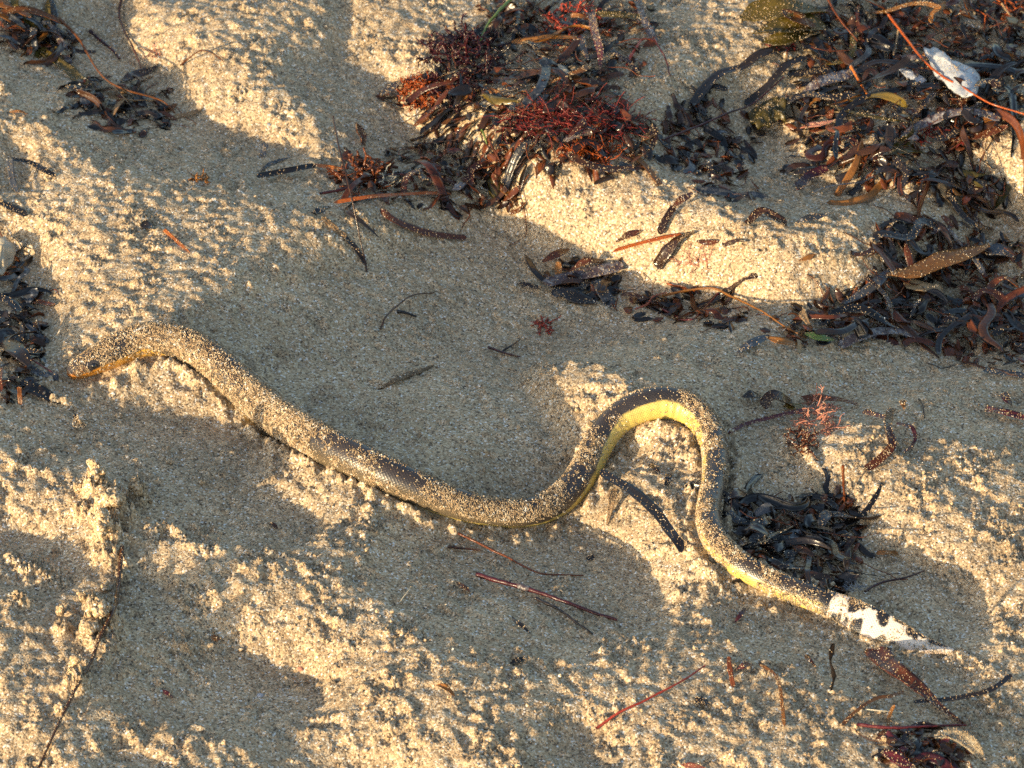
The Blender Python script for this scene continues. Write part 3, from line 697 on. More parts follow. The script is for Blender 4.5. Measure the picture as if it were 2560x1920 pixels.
MARKS = {'shell': [(1690,90,'olive kelp sheet'),(1655,245,'olive fan alga'),(1790,178,'salt-crusted maroon leaf'),(1930,140,'black hoop-shaped blade'),(2058,158,'large white shell'),(1970,162,'cream shell wedge'),(2180,30,'orange roots'),(1935,50,'top of the orange-red stem'),(2150,225,'foot of the orange-red stem'),(1840,240,'long curved black strap'),(1770,264,'pinkish curled leaf'),(2060,245,'arched salt-crusted blade'),(2130,292,'red-brown border blade'),(2050,428,'plain tan strap end'),(2136,416,'pink-white crusted flake'),(1755,385,'maroon frilled blade'),(1850,60,'slanting brown stem'),(1900,340,'middle of the shell heap'),(1990,400,'shaded foot of the shell heap'),(2100,90,'far side of the white shell')],
 'redalga': [(1005,135,'maroon bushy alga'),(905,205,'orange fuzzy alga'),(1080,214,'rolled yellow-green leaf'),(1165,180,'curved slate strap'),(1240,60,'dark red forked alga'),(1290,100,'dangling maroon blade'),(1260,105,'broad brown leaf'),(1235,268,'crimson hair alga'),(1275,338,'orange-red hair alga'),(1400,290,'short amber stub'),(790,385,'brown curly alga'),(832,400,'pale curly tuft'),(940,352,'small pale curl'),(1025,390,'curled brown ribbon'),(1045,290,'green shoot'),(1080,40,'curved green stem'),(1340,30,'level olive-black strap'),(900,420,'long red-orange strip'),(1224,160,'pale green-white leaf')],
 'kelp': [(2030,560,'amber kelp strap'),(1880,620,'leaning slate leaf'),(1996,620,'pinkish tan strap'),(1744,694,'tan pointed leaf'),(1770,728,'olive-green leaf'),(1690,737,'long front amber leaf'),(1900,715,'violet-grey strap'),(2160,545,'blue-black folded leaf'),(2160,630,'curly red-brown ribbon'),(2120,640,'frilled brown ribbon'),(2170,780,'flat slate blade'),(2050,700,'shaded middle of the kelp heap'),(2055,505,'pale hooped blade')]}
MARKS.update({'tail': [(1765,1052,'whitish stub'),(1822,1060,'upright brown stalk'),(1594,1075,'umber leaf beside the snake'),(1680,1160,'wide slate blade'),(1780,1122,'glossy slate leaf'),(1705,1108,'thin sandy umber blade'),(1835,1265,'white hairy tuft beside the tail'),(1850,1180,'sunlit rim of the tail heap'),(1740,1225,'dark back of the snake')],
 'head': [(10,555,'cream papery husk'),(90,652,'jutting red-brown strip'),(85,842,'broad black leaf near the head'),(40,762,'very broad black leaf'),(0,820,'upright red-brown blade'),(44,860,'amber stub'),(30,690,'middle of the black heap')],
 'hole': [(1500,278,'long maroon stem over the pit'),(1494,225,'end of the wide black strap'),(1640,205,'second black strap'),(1600,425,'near lip of the shaded pit'),(1650,300,'foot of the olive fan'),(1520,350,'bottom of the shaded pit')],
 'hollow': [(299,168,'broad leaf over the hollow'),(370,240,'end of the long tan stem'),(190,195,'wide olive strap'),(280,216,'thin straw in the hollow'),(350,262,'grey-tan blade on the hollow lip'),(230,275,'near wall of the round hollow')],
 'corner': [(60,22,'long amber blade in the corner heap'),(73,85,'pale slate blade of the corner heap'),(136,98,'drooping salt-streaked blade'),(110,120,'top of the wide olive strap'),(15,90,'shaded side of the corner heap')]})
used_labels = {}
def describe(kind, mat, hn, o, x, y, ln, w, bend, pit):
    nm, ct = NAMEB[kind]
    size = ('long' if ln > .042 else 'short' if ln < .026 else 'mid-length') if kind == 'weed_ribbon' else ('large' if ln > .0135 else 'tiny' if ln < .009 else 'small')
    form = ('curved' if abs(bend) > .8 else 'straight') if kind == 'weed_ribbon' else ('upturned' if abs(pit) > .42 else 'broad' if w > .0085 else 'slim' if w < .006 else 'flat')
    ms = MARKS.get(hn)
    if ms:
        m = min(ms, key=lambda q: (q[0] - x) ** 2 + 2 * (q[1] - y) ** 2)
        return f"{size} {form} {ADJ[mat]} {nm} by the {m[2]}"
    return f"{size} {form} {ADJ[mat]} {nm} {o['where']}"
def pick(mix):
    ks, ws = zip(*[(a.split(':')[0], float(a.split(':')[1])) for a in mix.split()]); ws = np.array(ws)
    return ks[rng.choice(len(ks), p=ws / ws.sum())]
litter = {'black': [], 'umber': [], 'brown': []}
for hn, (o, poly) in HEAPS.items():
    mk = mask_of(poly); pp = np.array(poly); lo, hi = pp.min(0), pp.max(0)
    def spot():
        while True:
            x, y = rng.uniform(lo[0], hi[0]), rng.uniform(lo[1], hi[1])
            v = float(sample(mk, np.array(x), np.array(y), MS))
            if rng.random() < v and v > .25: return x, y, v
    # a mat of unnamed scraps lies under the blades
    area = inside(poly).sum() * MS * MS
    for _ in range(int(area / 270)):
        x, y, v = spot(); P0 = at(x, y, .0006); a = rng.random() * 6.283; ln = rng.uniform(.005, .014); n = 5
        tt = np.linspace(-.5, .5, n); d = np.array((math.cos(a), math.sin(a)))
        P = np.stack([P0[0] + d[0] * tt * ln, P0[1] + d[1] * tt * ln, np.zeros(n)], -1)
        P[:, 2] = ground(P[:, 0], P[:, 1]) + .0008 + rng.random() * o['h'] / 1000 * .5 * v + tt * rng.normal(0, .3) * ln
        V, F, top, Nn = ribbon_geo(P, np.full(n, rng.uniform(.003, .0068)) * profile(n, 'lance'), np.full(n, rng.normal(0, .5)), .1, .0004, 3)
        litter[('black', 'umber', 'brown')[rng.choice(3, p=(.40, .38, .22))]].append((V, F, np.zeros((0, 3), int)))
        if rng.random() < .12: dust(top, Nn, .5)
    for _ in range(int(area / 1500)):                          # loose fibres through the mat
        x, y, v = spot(); P0 = at(x, y, .001); n = 12; ln = rng.uniform(.012, .045)
        ang = rng.random() * 6.283 + np.cumsum(rng.normal(0, .28, n)); dx = np.cumsum(np.cos(ang)) * ln / n; dy = np.cumsum(np.sin(ang)) * ln / n
        P = np.stack([P0[0] + dx, P0[1] + dy, np.zeros(n)], -1)
        P[:, 2] = np.maximum(smooth1(ground(P[:, 0], P[:, 1]), 1.5) + rng.random() * o['h'] / 1000 * v + .002 * smooth1(rng.normal(0, 1, n), 1.5), ground(P[:, 0], P[:, 1]) + .0006)
        litter[('black', 'umber', 'brown')[rng.choice(3, p=(.2, .45, .35))]].append(tube_geo(P, np.full(n, rng.uniform(.0002, .0005)), 4))
    for kind, cnt in (('weed_flake', int(o['nf'] * .55)), ('weed_ribbon', int(o['nb'] * .75))):
        for _ in range(cnt):
            x, y, v = spot(); mat = pick(o['mix'])
            long = kind == 'weed_ribbon'
            ln = ((.018 + .062 * rng.random() ** 1.5) if long else rng.uniform(.007, .024)) * (.85 if o['h'] < 7 else 1)
            w = rng.uniform(.0034, .0066) if long else rng.uniform(.0034, .0032 + .0075 * rng.random() ** .7 + .0005)
            n = 19 if long else 9
            a = rng.normal(0, .75) + (0 if rng.random() < .75 else 1.57); bend = rng.normal(0, .9 if long else .5)
            tt = np.linspace(-.5, .5, n); ang = a + bend * tt + (rng.normal(0, .7) * np.sin(tt * 6.3 + rng.random() * 6) if long else 0)
            dx = np.cumsum(np.cos(ang)) * ln / n; dy = np.cumsum(np.sin(ang)) * ln / n
            P0 = at(x, y, .001 + .5 * o['h'] / 1000 * v)
            P = np.stack([P0[0] + dx - dx.mean(), P0[1] + dy - dy.mean(), np.zeros(n)], -1)
            lift = (rng.random() ** 1.1) * o['h'] / 1000 * v * 1.15
            pit = rng.normal(0, .22 if long else .38)
            g = smooth1(ground(P[:, 0], P[:, 1]), 2.0)
            P[:, 2] = np.maximum(g + .0012 + lift + tt * pit * ln - rng.random() * .22 * ln * (tt * 2) ** 2, ground(P[:, 0], P[:, 1]) + .0009)
            kp = ('strap', 'tip', 'strap')[rng.integers(3)] if long else ('lance', 'strap', 'wedge', 'strap', 'tip')[rng.integers(5)]
            V, F, top, Nn = ribbon_geo(P, profile(n, kp) * w, rng.normal(-.3 if P[-1, 0] > P[0, 0] else .3, .4) + np.linspace(-.5, .5, n) * rng.normal(0, .9), rng.uniform(-.05, .22), .00045, 5)
            ob = mesh_obj(kind, V, F, WM[mat], smooth=True)
            nm, ct = NAMEB[kind]
            tag(ob, describe(kind, mat, hn, o, x, y, ln, w, bend, pit), ct, ('ribbons' if long else 'flakes') + f" of weed {o['where']}")
            if rng.random() < .3: dust(top, Nn, rng.uniform(.1, .5))
for k_, parts in litter.items():
    V, F = join_geo(parts)
    ob = mesh_obj('wrack_litter', V, F, WM[k_]); tag(ob, f'{ADJ[k_]} scraps of rotting seaweed matted under the heaps', 'seaweed', None, 'stuff')

# ------------------------------------------------------------------ wrack: single pieces one can point at
B, S_ = 'seagrass_blade', 'stem'
# name, category, material, width, points, label, extra
LEAVES = [
 ('leaf_piece','leaf','umber',20,[(262,178),(299,160),(340,143)],'broad dark brown leaf leaning over the rim of the round hollow',dict(kind='lance')),
 ('seagrass_blade','seagrass','brown',8,[(390,141,1),(411,123,9),(432,109,13),(457,113,11),(482,131,1)],'red-brown ribbon arching like a bridge over bare sunlit sand',dict(roll=20)),
 ('leaf_piece','leaf','amber',11,[(355,243),(383,226)],'small amber leaf at the end of the long tan stem',dict(kind='lance')),
 ('seagrass_blade','seagrass','tan',9,[(362,258),(395,250),(432,238)],'flat grey-tan blade on the lip of the round hollow',{}),
 ('seagrass_blade','seagrass','olive',20,[(81,107),(123,132),(158,160),(197,197)],'wide olive strap running down into the round hollow',dict(cup=.2)),
 ('seagrass_blade','seagrass','slate',15,[(73,60,12),(72,82,9),(74,106,2)],'short pale slate blade hanging down from the heap beside the hollow',{}),
 ('seagrass_blade','seagrass','salt',13,[(118,66,8),(136,98,6),(150,140,1)],'salt-streaked blade drooping from the heap towards the hollow',{}),
 ('seagrass_blade','seagrass','amber',13,[(0,28,12),(55,22,16),(110,38,13),(140,52,8)],'long amber blade lying across the top of the corner heap',dict(cup=.25)),
 ('seagrass_blade','seagrass','slate',14,[(21,343,9),(26,387,4),(38,416,0)],'dark slate blade leaning upright out of the shaded sand',dict(kind='tip')),
 ('seagrass_blade','seagrass','black',10,[(25,343,8),(67,352,7),(98,369,3),(120,380,0)],'black bent blade with a pale tip beside the leaning slate blade',{}),
 ('seagrass_blade','seagrass','black',13,[(-6,434,3),(28,450,3),(58,464,1)],'short thick black blade half sunk in mottled sand',{}),
 ('seagrass_blade','seagrass','black',12,[(556,382,3),(598,374,5),(633,367,5),(684,358,4)],'stiff black strap with cut end pointing out of the maroon heap',dict(cup=.25,sand=.1)),
 ('seagrass_blade','seagrass','orange',7,[(679,357,4),(710,360,4),(745,368,3)],'bright orange strip continuing from the stiff black strap',{}),
 ('leaf_piece','leaf','slate',9,[(563,371),(594,350),(622,341)],'thin slate leaf lying in the shaded sand behind the black strap',dict(kind='lance')),
 ('leaf_piece','leaf','slate',13,[(568,308,5),(571,338,0)],'small upright slate chip in the shaded hollow',{}),
 ('leaf_piece','leaf','black',22,[(308,484),(334,497)],'black heart-shaped flake on speckled sand',dict(kind='wedge',sand=.05)),
 ('leaf_piece','leaf','orange',7,[(355,496),(382,520),(410,545)],'slender orange sliver on the speckled sand',dict(kind='tip')),
 ('seagrass_blade','seagrass','tan',9,[(695,470),(722,492),(748,515)],'tan strip of blade leading into a dark shaded end',dict(sand=.8)),
 ('seagrass_blade','seagrass','black',9,[(744,512),(768,538),(792,572)],'shaded end of the tan blade, coloured black, by the tall thin stalk',{}),  # far half of the tan blade, its shade put into the colour
 ('leaf_piece','leaf','black',20,[(684,462),(700,450),(712,446)],'black crumpled scrap at the edge of the maroon heap',dict(kind='wedge')),
 ('seagrass_blade','seagrass','orange',8,[(722,437,3),(796,425,5),(867,420,5),(923,417,5),(974,419,3)],'long red-orange strip across the front of the maroon heap',dict(sand=.1)),
 ('seagrass_blade','seagrass','brown',10,[(824,450,3),(835,464,3),(888,492,3),(937,506,3),(1008,514,1)],'narrow brown strap curving out over shaded sand',dict(roll=-25)),
 ('leaf_piece','leaf','olive',23,[(1044,202,10),(1078,213,11),(1122,219,9)],'glossy yellow-green rolled leaf below the maroon bushy alga',dict(kind='lance',cup=-.3,sand=.05)),
 ('seagrass_blade','seagrass','slate',19,[(1180,124,12),(1178,160,14),(1162,197,12),(1132,226,9)],'smooth curved slate strap hanging in the heap of red weed',dict(cup=.05,sand=.05)),
 ('seagrass_blade','seagrass','maroon',17,[(1276,24,12),(1285,70,14),(1296,105,12),(1297,160,6)],'maroon blade dangling point down over a sand gap',dict(kind='tip',sand=.4)),
 ('seagrass_blade','seagrass','salt',15,[(1378,0,10),(1391,42,9),(1408,77,5),(1416,92,3)],'salt-whitened strap at the edge of the sunlit sand lumps',{}),
 ('seagrass_blade','seagrass','maroon',10,[(1303,84,7),(1324,112,6),(1359,134,4),(1379,158,2)],'maroon wrinkled strip bordered by crumbled sand',dict(sand=.6)),
 ('seagrass_blade','seagrass','olive',13,[(1288,30,14),(1335,31,14),(1384,35,10)],'olive-black strap lying level above the dangling maroon blade',{}),
 ('leaf_piece','leaf','brown',26,[(1248,78,12),(1260,105,12),(1272,132,9)],'broad brown leaf beside the dangling maroon blade',dict(kind='wedge')),
 ('leaf_piece','leaf','pale',16,[(1206,138,10),(1224,160,10),(1242,190,7)],'pale green-white leaf beside the curved slate strap',dict(kind='lance')),
 ('leaf_piece','leaf','umber',24,[(822,208,6),(845,190,8),(868,174,5)],'dark brown leaf propped at the shaded end of the orange fuzz',dict(kind='lance',roll=25)),
 ('leaf_piece','leaf','amber',15,[(893,272,4),(915,260,5),(940,252,4)],'amber leaf under the orange fuzzy alga',dict(kind='lance')),
 ('leaf_piece','leaf','brown',19,[(770,276,9),(780,292,4),(790,310,0)],'square-topped brown leaf standing in the shaded sand',{}),
 ('leaf_piece','leaf','salt',15,[(977,411,6),(992,402,7),(1006,395,6)],'blue-white leaf tip beside the curled brown ribbons',dict(kind='lance')),
 ('seagrass_blade','seagrass','brown',16,[(1040,352,10),(1016,372,12),(1019,402,9),(1038,420,4)],'brown ribbon curled into a half ring at the heap edge',dict(cup=.25)),
 ('leaf_piece','leaf','amber',16,[(1086,406,6),(1106,424,5),(1120,446,1)],'amber strap end lying on sunlit sand beside the curled ribbon',{}),
 ('leaf_piece','leaf','brown',15,[(1100,464,1),(1118,452,2),(1136,437,3)],'rough red-brown flake on the sand below the amber strap end',dict(kind='lance')),
 ('seagrass_blade','seagrass','salt',12,[(1215,305,8),(1245,292,9),(1280,276,9)],'grey blade lying over the crimson hair alga',{}),
 ('seagrass_blade','seagrass','umber',14,[(1230,330,8),(1262,352,8),(1310,366,6),(1370,362,5)],'long umber blade along the lower edge of the crimson alga',{}),
 ('leaf_piece','leaf','amber',14,[(1385,300,7),(1405,292,8),(1424,282,7)],'short amber stub at the far end of the crimson alga',{}),
 # wide heap
 ('seagrass_blade','seagrass','black',17,[(1696,103,7),(1645,116,8),(1603,144,8),(1557,158,8),(1522,190,6),(1494,228,3)],'wide black strap sweeping across broken sand lumps',dict(sand=.05)),
 ('seagrass_blade','seagrass','black',14,[(1742,122,8),(1698,141,8),(1673,169,8),(1645,197,6),(1610,226,3)],'second black strap sweeping down towards the olive fan',dict(sand=.05)),
 ('seagrass_blade','seagrass','salt',26,[(1727,210,9),(1771,178,12),(1814,165,12),(1852,150,9)],'broad salt-crusted maroon leaf near the olive fan',dict(kind='lance')),
 ('seagrass_blade','seagrass','black',10,[(1849,157,13),(1891,134,15),(1944,137,15),(2013,153,12)],'black hoop-shaped blade passing in front of the shell',dict(sand=.05)),
 ('seagrass_blade','seagrass','black',12,[(1808,284,8),(1821,246,11),(1856,218,13),(1926,197,14),(1996,186,14),(2055,184,11)],'long black strap curving up below the white shell',dict(sand=.05)),
 ('seagrass_blade','seagrass','olive',7,[(1784,224,9),(1856,246,11),(1961,265,11)],'thin olive blade under the long curved black strap',{}),
 ('leaf_piece','leaf','amber',15,[(1994,115,16),(2022,116,17),(2051,131,16)],'amber leaf resting on top of the white shell',dict(kind='strap')),
 ('seagrass_blade','seagrass','salt',16,[(1956,294,9),(1996,268,11),(2049,247,13),(2102,241,13),(2160,258,9)],'arched blade with a white salt crust at the heap edge',{}),
 ('seagrass_blade','seagrass','brown',13,[(2050,303,6),(2119,292,7),(2176,272,7)],'red-brown blade along the border of sunlit sand and heap',{}),
 ('seagrass_blade','seagrass','tan',19,[(2026,398,6),(2052,428,4),(2080,458,1)],'plain tan strap end in the shaded foot of the shell heap',dict(sand=.05)),
 ('leaf_piece','leaf','salt',24,[(2122,402,5),(2136,416,6),(2146,436,4)],'pink-white crusted flake at the foot of the shell heap',dict(kind='lance')),
 ('leaf_piece','leaf','pink',17,[(1738,271,7),(1772,268,9),(1810,258,8)],'pinkish curled leaf to the side of the olive fan',dict(kind='wedge')),
 ('seagrass_blade','seagrass','maroon',19,[(1722,408,4),(1750,382,7),(1788,364,7)],'maroon frilled blade on the sand ledge below the heap',dict(cup=.3)),
 ('leaf_piece','leaf','brown',17,[(1453,449,6),(1472,432,8),(1496,414,6)],'shiny pink-brown leaf raised on the sunlit sand crest',dict(kind='lance',roll=15)),
 ('seagrass_blade','seagrass','umber',14,[(1424,505,3),(1440,470,5),(1456,446,4)],'umber strap climbing to the shiny pink-brown leaf',{}),
 ('leaf_piece','leaf','umber',13,[(1615,484,1),(1645,457,6),(1673,468,4),(1700,484,1)],'folded umber leaf tented on the shaded sand',dict(cup=.3)),
 ('leaf_piece','leaf','slate',13,[(1717,482,2),(1750,471,3),(1788,463,2)],'slate leaf with a cut stub on the shaded sand',dict(kind='lance')),
 ('leaf_piece','leaf','brown',14,[(1330,522,2),(1357,508,4),(1386,498,2)],'ribbed red-brown leaf alone on the sunlit sand',dict(kind='lance')),
 ('seagrass_blade','seagrass','orange',8,[(1325,542,2),(1377,527,4),(1433,513,4),(1470,506,3)],'orange-red strip lying on sunlit sand beside the ribbed leaf',dict(sand=.1)),
 ('seagrass_blade','seagrass','umber',19,[(1418,578,2),(1436,550,6),(1466,518,5),(1500,500,3)],'broad umber strap twisted over the sunlit sand',dict(twist=60)),
 ('leaf_piece','leaf','brown',14,[(1505,520,3),(1530,525,4),(1552,520,2)],'small brown leaf at the end of the twisted umber strap',dict(kind='lance')),
 ('leaf_piece','leaf','umber',16,[(1562,530,2),(1590,520,4),(1610,522,2)],'dark brown flake on the sunlit sand past the twisted strap',dict(kind='wedge')),
 ('leaf_piece','leaf','amber',10,[(1725,562,1),(1742,558,3),(1762,548,1)],'lone amber flake on the sunlit slope',dict(kind='lance')),
 # cluster on the rise
 ('leaf_piece','leaf','brown',17,[(1171,566,4),(1200,550,7),(1231,538,5)],'slim brown leaf topping the small leaf cluster',dict(kind='lance')),
 ('leaf_piece','leaf','brown',23,[(1240,574,6),(1272,566,8),(1305,562,5)],'broad red-brown leaf across the small leaf cluster',dict(kind='wedge')),
 ('leaf_piece','leaf','amber',17,[(1212,600,3),(1207,584,7),(1203,565,10)],'amber leaf tip standing up from the small leaf cluster',dict(kind='lance')),
 ('seagrass_blade','seagrass','salt',22,[(1174,612,4),(1253,593,5),(1347,573,4)],'wide salt-grey strap through the small leaf cluster',{}),
 ('seagrass_blade','seagrass','black',25,[(1195,622,2),(1240,640,3),(1290,654,1)],'broad black leaf at the shaded foot of the small cluster',dict(kind='lance')),
 ('leaf_piece','leaf','umber',11,[(1118,614,1),(1145,617,2),(1171,620,2)],'thin brown leaf pointing out of the small cluster',dict(kind='lance')),
 ('seagrass_blade','seagrass','slate',24,[(1287,606,6),(1304,632,4),(1320,662,0)],'slate-black strap sliding down from the small cluster',{}),
 # kelp heap
 ('leaf_piece','leaf','slate',20,[(1822,657,6),(1863,634,10),(1902,602,12),(1921,580,9)],'long slate leaf leaning against the amber kelp strap',dict(kind='lance')),
 ('leaf_piece','leaf','tan',20,[(1952,611,10),(1996,620,11),(2036,627,9)],'pinkish tan strap below the amber kelp strap',{}),
 ('leaf_piece','leaf','tan',19,[(1731,671,9),(1744,694,7),(1759,718,2)],'tan pointed leaf standing in the kelp heap',dict(kind='wedge')),
 ('leaf_piece','leaf','slate',18,[(1592,762,1),(1625,742,3),(1661,724,3)],'slate leaf reaching out onto the shaded sand',dict(kind='lance')),
 ('leaf_piece','leaf','amber',13,[(1653,728,3),(1690,737,4),(1731,744,2)],'amber leaf along the front of the kelp heap',dict(kind='lance')),
 ('leaf_piece','leaf','green',15,[(1738,720,5),(1770,728,6),(1802,734,3)],'olive-green leaf along the front of the kelp heap',dict(kind='lance')),
 ('seagrass_blade','seagrass','salt',18,[(1812,748,3),(1856,726,7),(1926,715,7),(1984,726,4)],'violet-grey strap curving along the front of the kelp heap',{}),
 ('seagrass_blade','seagrass','slate',13,[(2125,799,1),(2172,806,2),(2215,812,1)],'slate blade stretched flat beyond the kelp heap',{}),
 ('seagrass_blade','seagrass','salt',8,[(2012,505,6),(2030,495,10),(2055,502,10),(2080,533,5)],'pale hooped blade behind the amber kelp strap',{}),
 ('seagrass_blade','seagrass','salt',9,[(1934,500,4),(1960,520,5),(1990,542,5),(2010,556,4)],'violet-grey blade sloping down to the amber kelp strap',{}),
 ('leaf_piece','leaf','slate',26,[(2130,548,10),(2160,540,10),(2190,552,8)],'blue-black folded leaf beyond the kelp strap tip',dict(kind='lance')),
 ('seagrass_blade','seagrass','brown',15,[(2200,620,9),(2170,600,13),(2140,620,11),(2150,660,7)],'curly red-brown ribbon in the kelp heap',dict(twist=80)),
 ('seagrass_blade','seagrass','brown',14,[(2100,650,8),(2125,628,11),(2160,640,10),(2176,672,6)],'frilled brown ribbon looped beside the curly one',dict(twist=-60)),
 # near the snake head
 ('leaf_piece','leaf','brown',10,[(76,650,3),(96,654,4),(115,658,2)],'red-brown strip jutting from the black heap near the head',{}),
 ('seagrass_blade','seagrass','black',26,[(44,822,3),(78,842,4),(126,872,1)],'broad black leaf pointing towards the snake head',dict(kind='lance',sand=.1)),
 ('leaf_piece','leaf','amber',10,[(42,836,9),(43,855,6),(44,874,2)],'amber stub standing before the broad black leaf',{}),
 ('leaf_piece','leaf','brown',12,[(2,795,8),(0,820,8),(2,845,5)],'upright red-brown blade at the side of the black heap',{}),
 ('seagrass_blade','seagrass','black',34,[(8,735,8),(40,760,9),(66,792,4)],'very broad black leaf in the heap near the snake head',dict(kind='lance',sand=.03)),
 ('leaf_piece','leaf','umber',26,[(158,908,3),(175,914,4),(192,910,3)],'sand-topped brown flake on the shaded sand below the head',dict(kind='wedge',sand=1.6)),
 # inside the loop
 ('seagrass_blade','seagrass','black',20,[(1296,1018,5),(1341,1045,9),(1377,1070,10),(1415,1104,10),(1442,1140,9),(1462,1168,7),(1476,1190,3)],'black sand-dotted strap passing under the snake loop',dict(sand=.10,cup=.12)),
 ('leaf_piece','leaf','tan',22,[(1327,1056,5),(1320,1090,4),(1311,1134,1)],'tan wedge of leaf beside the black strap under the loop',dict(kind='wedge',sand=.6)),
 ('leaf_piece','leaf','umber',10,[(1404,1002,2),(1414,1012,2),(1424,1022,1)],'dark brown sliver on the sand inside the snake loop',{}),
 ('leaf_piece','leaf','black',12,[(1445,1022,1),(1443,1034,1),(1440,1048,0)],'tiny black flake on the sand inside the snake loop',{}),
 # beside the loop
 ('leaf_piece','leaf','umber',22,[(1648,880,3),(1666,858,10),(1690,862,8),(1712,876,2)],'curled brown leaf humped on shaded sand near the loop',dict(cup=.3)),
 ('leaf_piece','leaf','olive',13,[(1694,874,3),(1714,879,4),(1735,876,2)],'small olive-brown piece joined to the curled brown leaf',{}),
 ('leaf_piece','leaf','black',17,[(1604,858,2),(1626,852,5),(1650,860,2)],'dark violet lens-shaped flake behind the snake loop',dict(kind='lance')),
 ('seagrass_blade','seagrass','brown',11,[(1733,862,2),(1764,858,4),(1796,861,4),(1828,866,5),(1854,874,3)],'crinkled red-brown ribbon on the shaded sand above the pink alga',dict(twist=50)),
 ('seagrass_blade','seagrass','maroon',8,[(1575,935,1),(1610,916,3),(1652,905,4),(1698,894,5),(1740,884,6),(1770,868,7)],'thin maroon ribbon running from the loop to the pink alga',dict(sand=.6)),
 ('seagrass_blade','seagrass','brown',17,[(1926,882,8),(1918,922,9),(1927,961,7),(1909,986,5),(1871,1016,2)],'red-brown zigzag ribbon with a broad end on sunlit sand',dict(sand=.4,twist=30)),
 ('seagrass_blade','seagrass','maroon',13,[(1864,888,4),(1893,896,6),(1926,904,8)],'maroon ribbon joining the zigzag ribbon',{}),
 ('seagrass_blade','seagrass','maroon',8,[(1937,913,8),(1972,927,9),(1977,950,7),(1954,977,3)],'narrow maroon hook beside the zigzag ribbon',{}),
 ('leaf_piece','leaf','amber',14,[(1948,864,6),(1952,874,6),(1954,884,4)],'round amber disc of leaf beyond the zigzag ribbon',dict(kind='lance')),
 ('seagrass_blade','seagrass','maroon',15,[(2128,882,3),(2165,889,4),(2215,902,3)],'red-maroon blade on the shaded sand across from the zigzag ribbon',dict(sand=.4)),
 ('leaf_piece','leaf','maroon',16,[(2166,850,6),(2176,862,7),(2186,872,4)],'small upright maroon piece beside the red-maroon blade',{}),
 ('leaf_piece','leaf','pale',17,[(1759,1036,6),(1765,1050,5),(1772,1068,3)],'whitish cut stub of blade above the dark tail heap',{}),
 ('leaf_piece','leaf','brown',14,[(1775,1066,5),(1785,1080,5),(1795,1094,2)],'brown flake joined below the whitish stub',dict(kind='lance')),
 ('leaf_piece','leaf','umber',20,[(1572,1076,3),(1594,1066,5),(1620,1072,2)],'umber leaf just beside the dark side of the snake',dict(kind='lance')),
 ('seagrass_blade','seagrass','slate',26,[(1618,1168,4),(1675,1160,6),(1745,1156,5)],'wide slate blade with white specks in the dark tail heap',dict(sand=.05)),
 ('leaf_piece','leaf','slate',26,[(1786,1102,10),(1780,1122,10),(1776,1142,7)],'glossy slate leaf catching the light in the tail heap',dict(kind='lance',sand=.15)),
 ('seagrass_blade','seagrass','umber',9,[(1668,1098,4),(1705,1108,5),(1748,1130,4)],'thin sandy umber blade on top of the tail heap',dict(sand=1.2)),
 ('leaf_piece','leaf','amber',9,[(1893,1195,2),(1915,1193,3),(1940,1195,1)],'small bright amber strip on sand beyond the tail heap',dict(sand=.1)),
 # foreground
 ('leaf_piece','leaf','black',10,[(1107,1334,3),(1122,1348,3),(1143,1366,1)],'black pointed leaf with a pale edge on shaded sand',dict(kind='lance')),
 ('leaf_piece','leaf','black',9,[(1104,1429,1),(1118,1426,2),(1132,1424,1)],'short black chip on the mottled sand slope',{}),
 ('leaf_piece','leaf','black',13,[(1267,1202,1),(1275,1204,1),(1284,1207,0)],'tiny black scrap above the thick maroon twig',dict(kind='lance')),
 ('leaf_piece','leaf','umber',9,[(986,1258,1),(1000,1266,2),(1015,1277,1)],'umber scrap at the thin end of the thick maroon twig',dict(kind='lance')),
 ('leaf_piece','leaf','amber',11,[(942,1479,3),(960,1484,6),(982,1503,1)],'orange-brown curl on sunlit crumbly sand',dict(kind='lance',cup=.3)),
 ('leaf_piece','leaf','brown',10,[(1574,1418,7),(1578,1452,4),(1585,1484,0)],'upright red-brown strip stuck in mottled sand',{}),
 ('leaf_piece','leaf','maroon',13,[(1590,1443,4),(1604,1438,5),(1622,1434,3)],'dark maroon scrap attached to the upright red-brown strip',{}),
 ('seagrass_blade','seagrass','amber',7,[(1640,1434,3),(1672,1455,5),(1685,1484,4),(1690,1526,3),(1695,1568,0)],'long thin amber-maroon strip bent downhill on mottled sand',{}),
 ('leaf_piece','leaf','black',12,[(1797,1392,34),(1796,1428,23),(1801,1459,12),(1794,1490,0)],'black spike with tan edge standing upright in the sand',dict(kind='strap',roll=35,sand=.05,thick=.001)),
 ('leaf_piece','leaf','brown',46,[(1890,1400,3),(1912,1428,6),(1938,1450,7),(1968,1473,6),(2000,1498,5),(2034,1530,3),(2080,1563,1)],'large glossy red-brown leaf tapering away below the snake tail',dict(kind='wedge',sand=.35,cup=.15)),
 ('seagrass_blade','seagrass','amber',7,[(1819,1567,1),(1849,1537,4),(1895,1508,6),(1926,1503,6),(1953,1493,5)],'red-amber strip slanting up beside the large glossy leaf',{}),
 ('leaf_piece','leaf','amber',7,[(1918,1570,1),(1923,1542,5),(1932,1523,8)],'short amber strip crossing the pale straw',{}),
 ('seagrass_blade','seagrass','black',9,[(1973,1516,2),(2032,1512,4),(2084,1505,5),(2137,1491,6),(2186,1458,4)],'thin black blade with a pale stripe beyond the large glossy leaf',{}),
 ('leaf_piece','leaf','black',13,[(1502,1512,1),(1516,1514,2),(1531,1517,1)],'square black chip on mottled sunlit sand',{}),
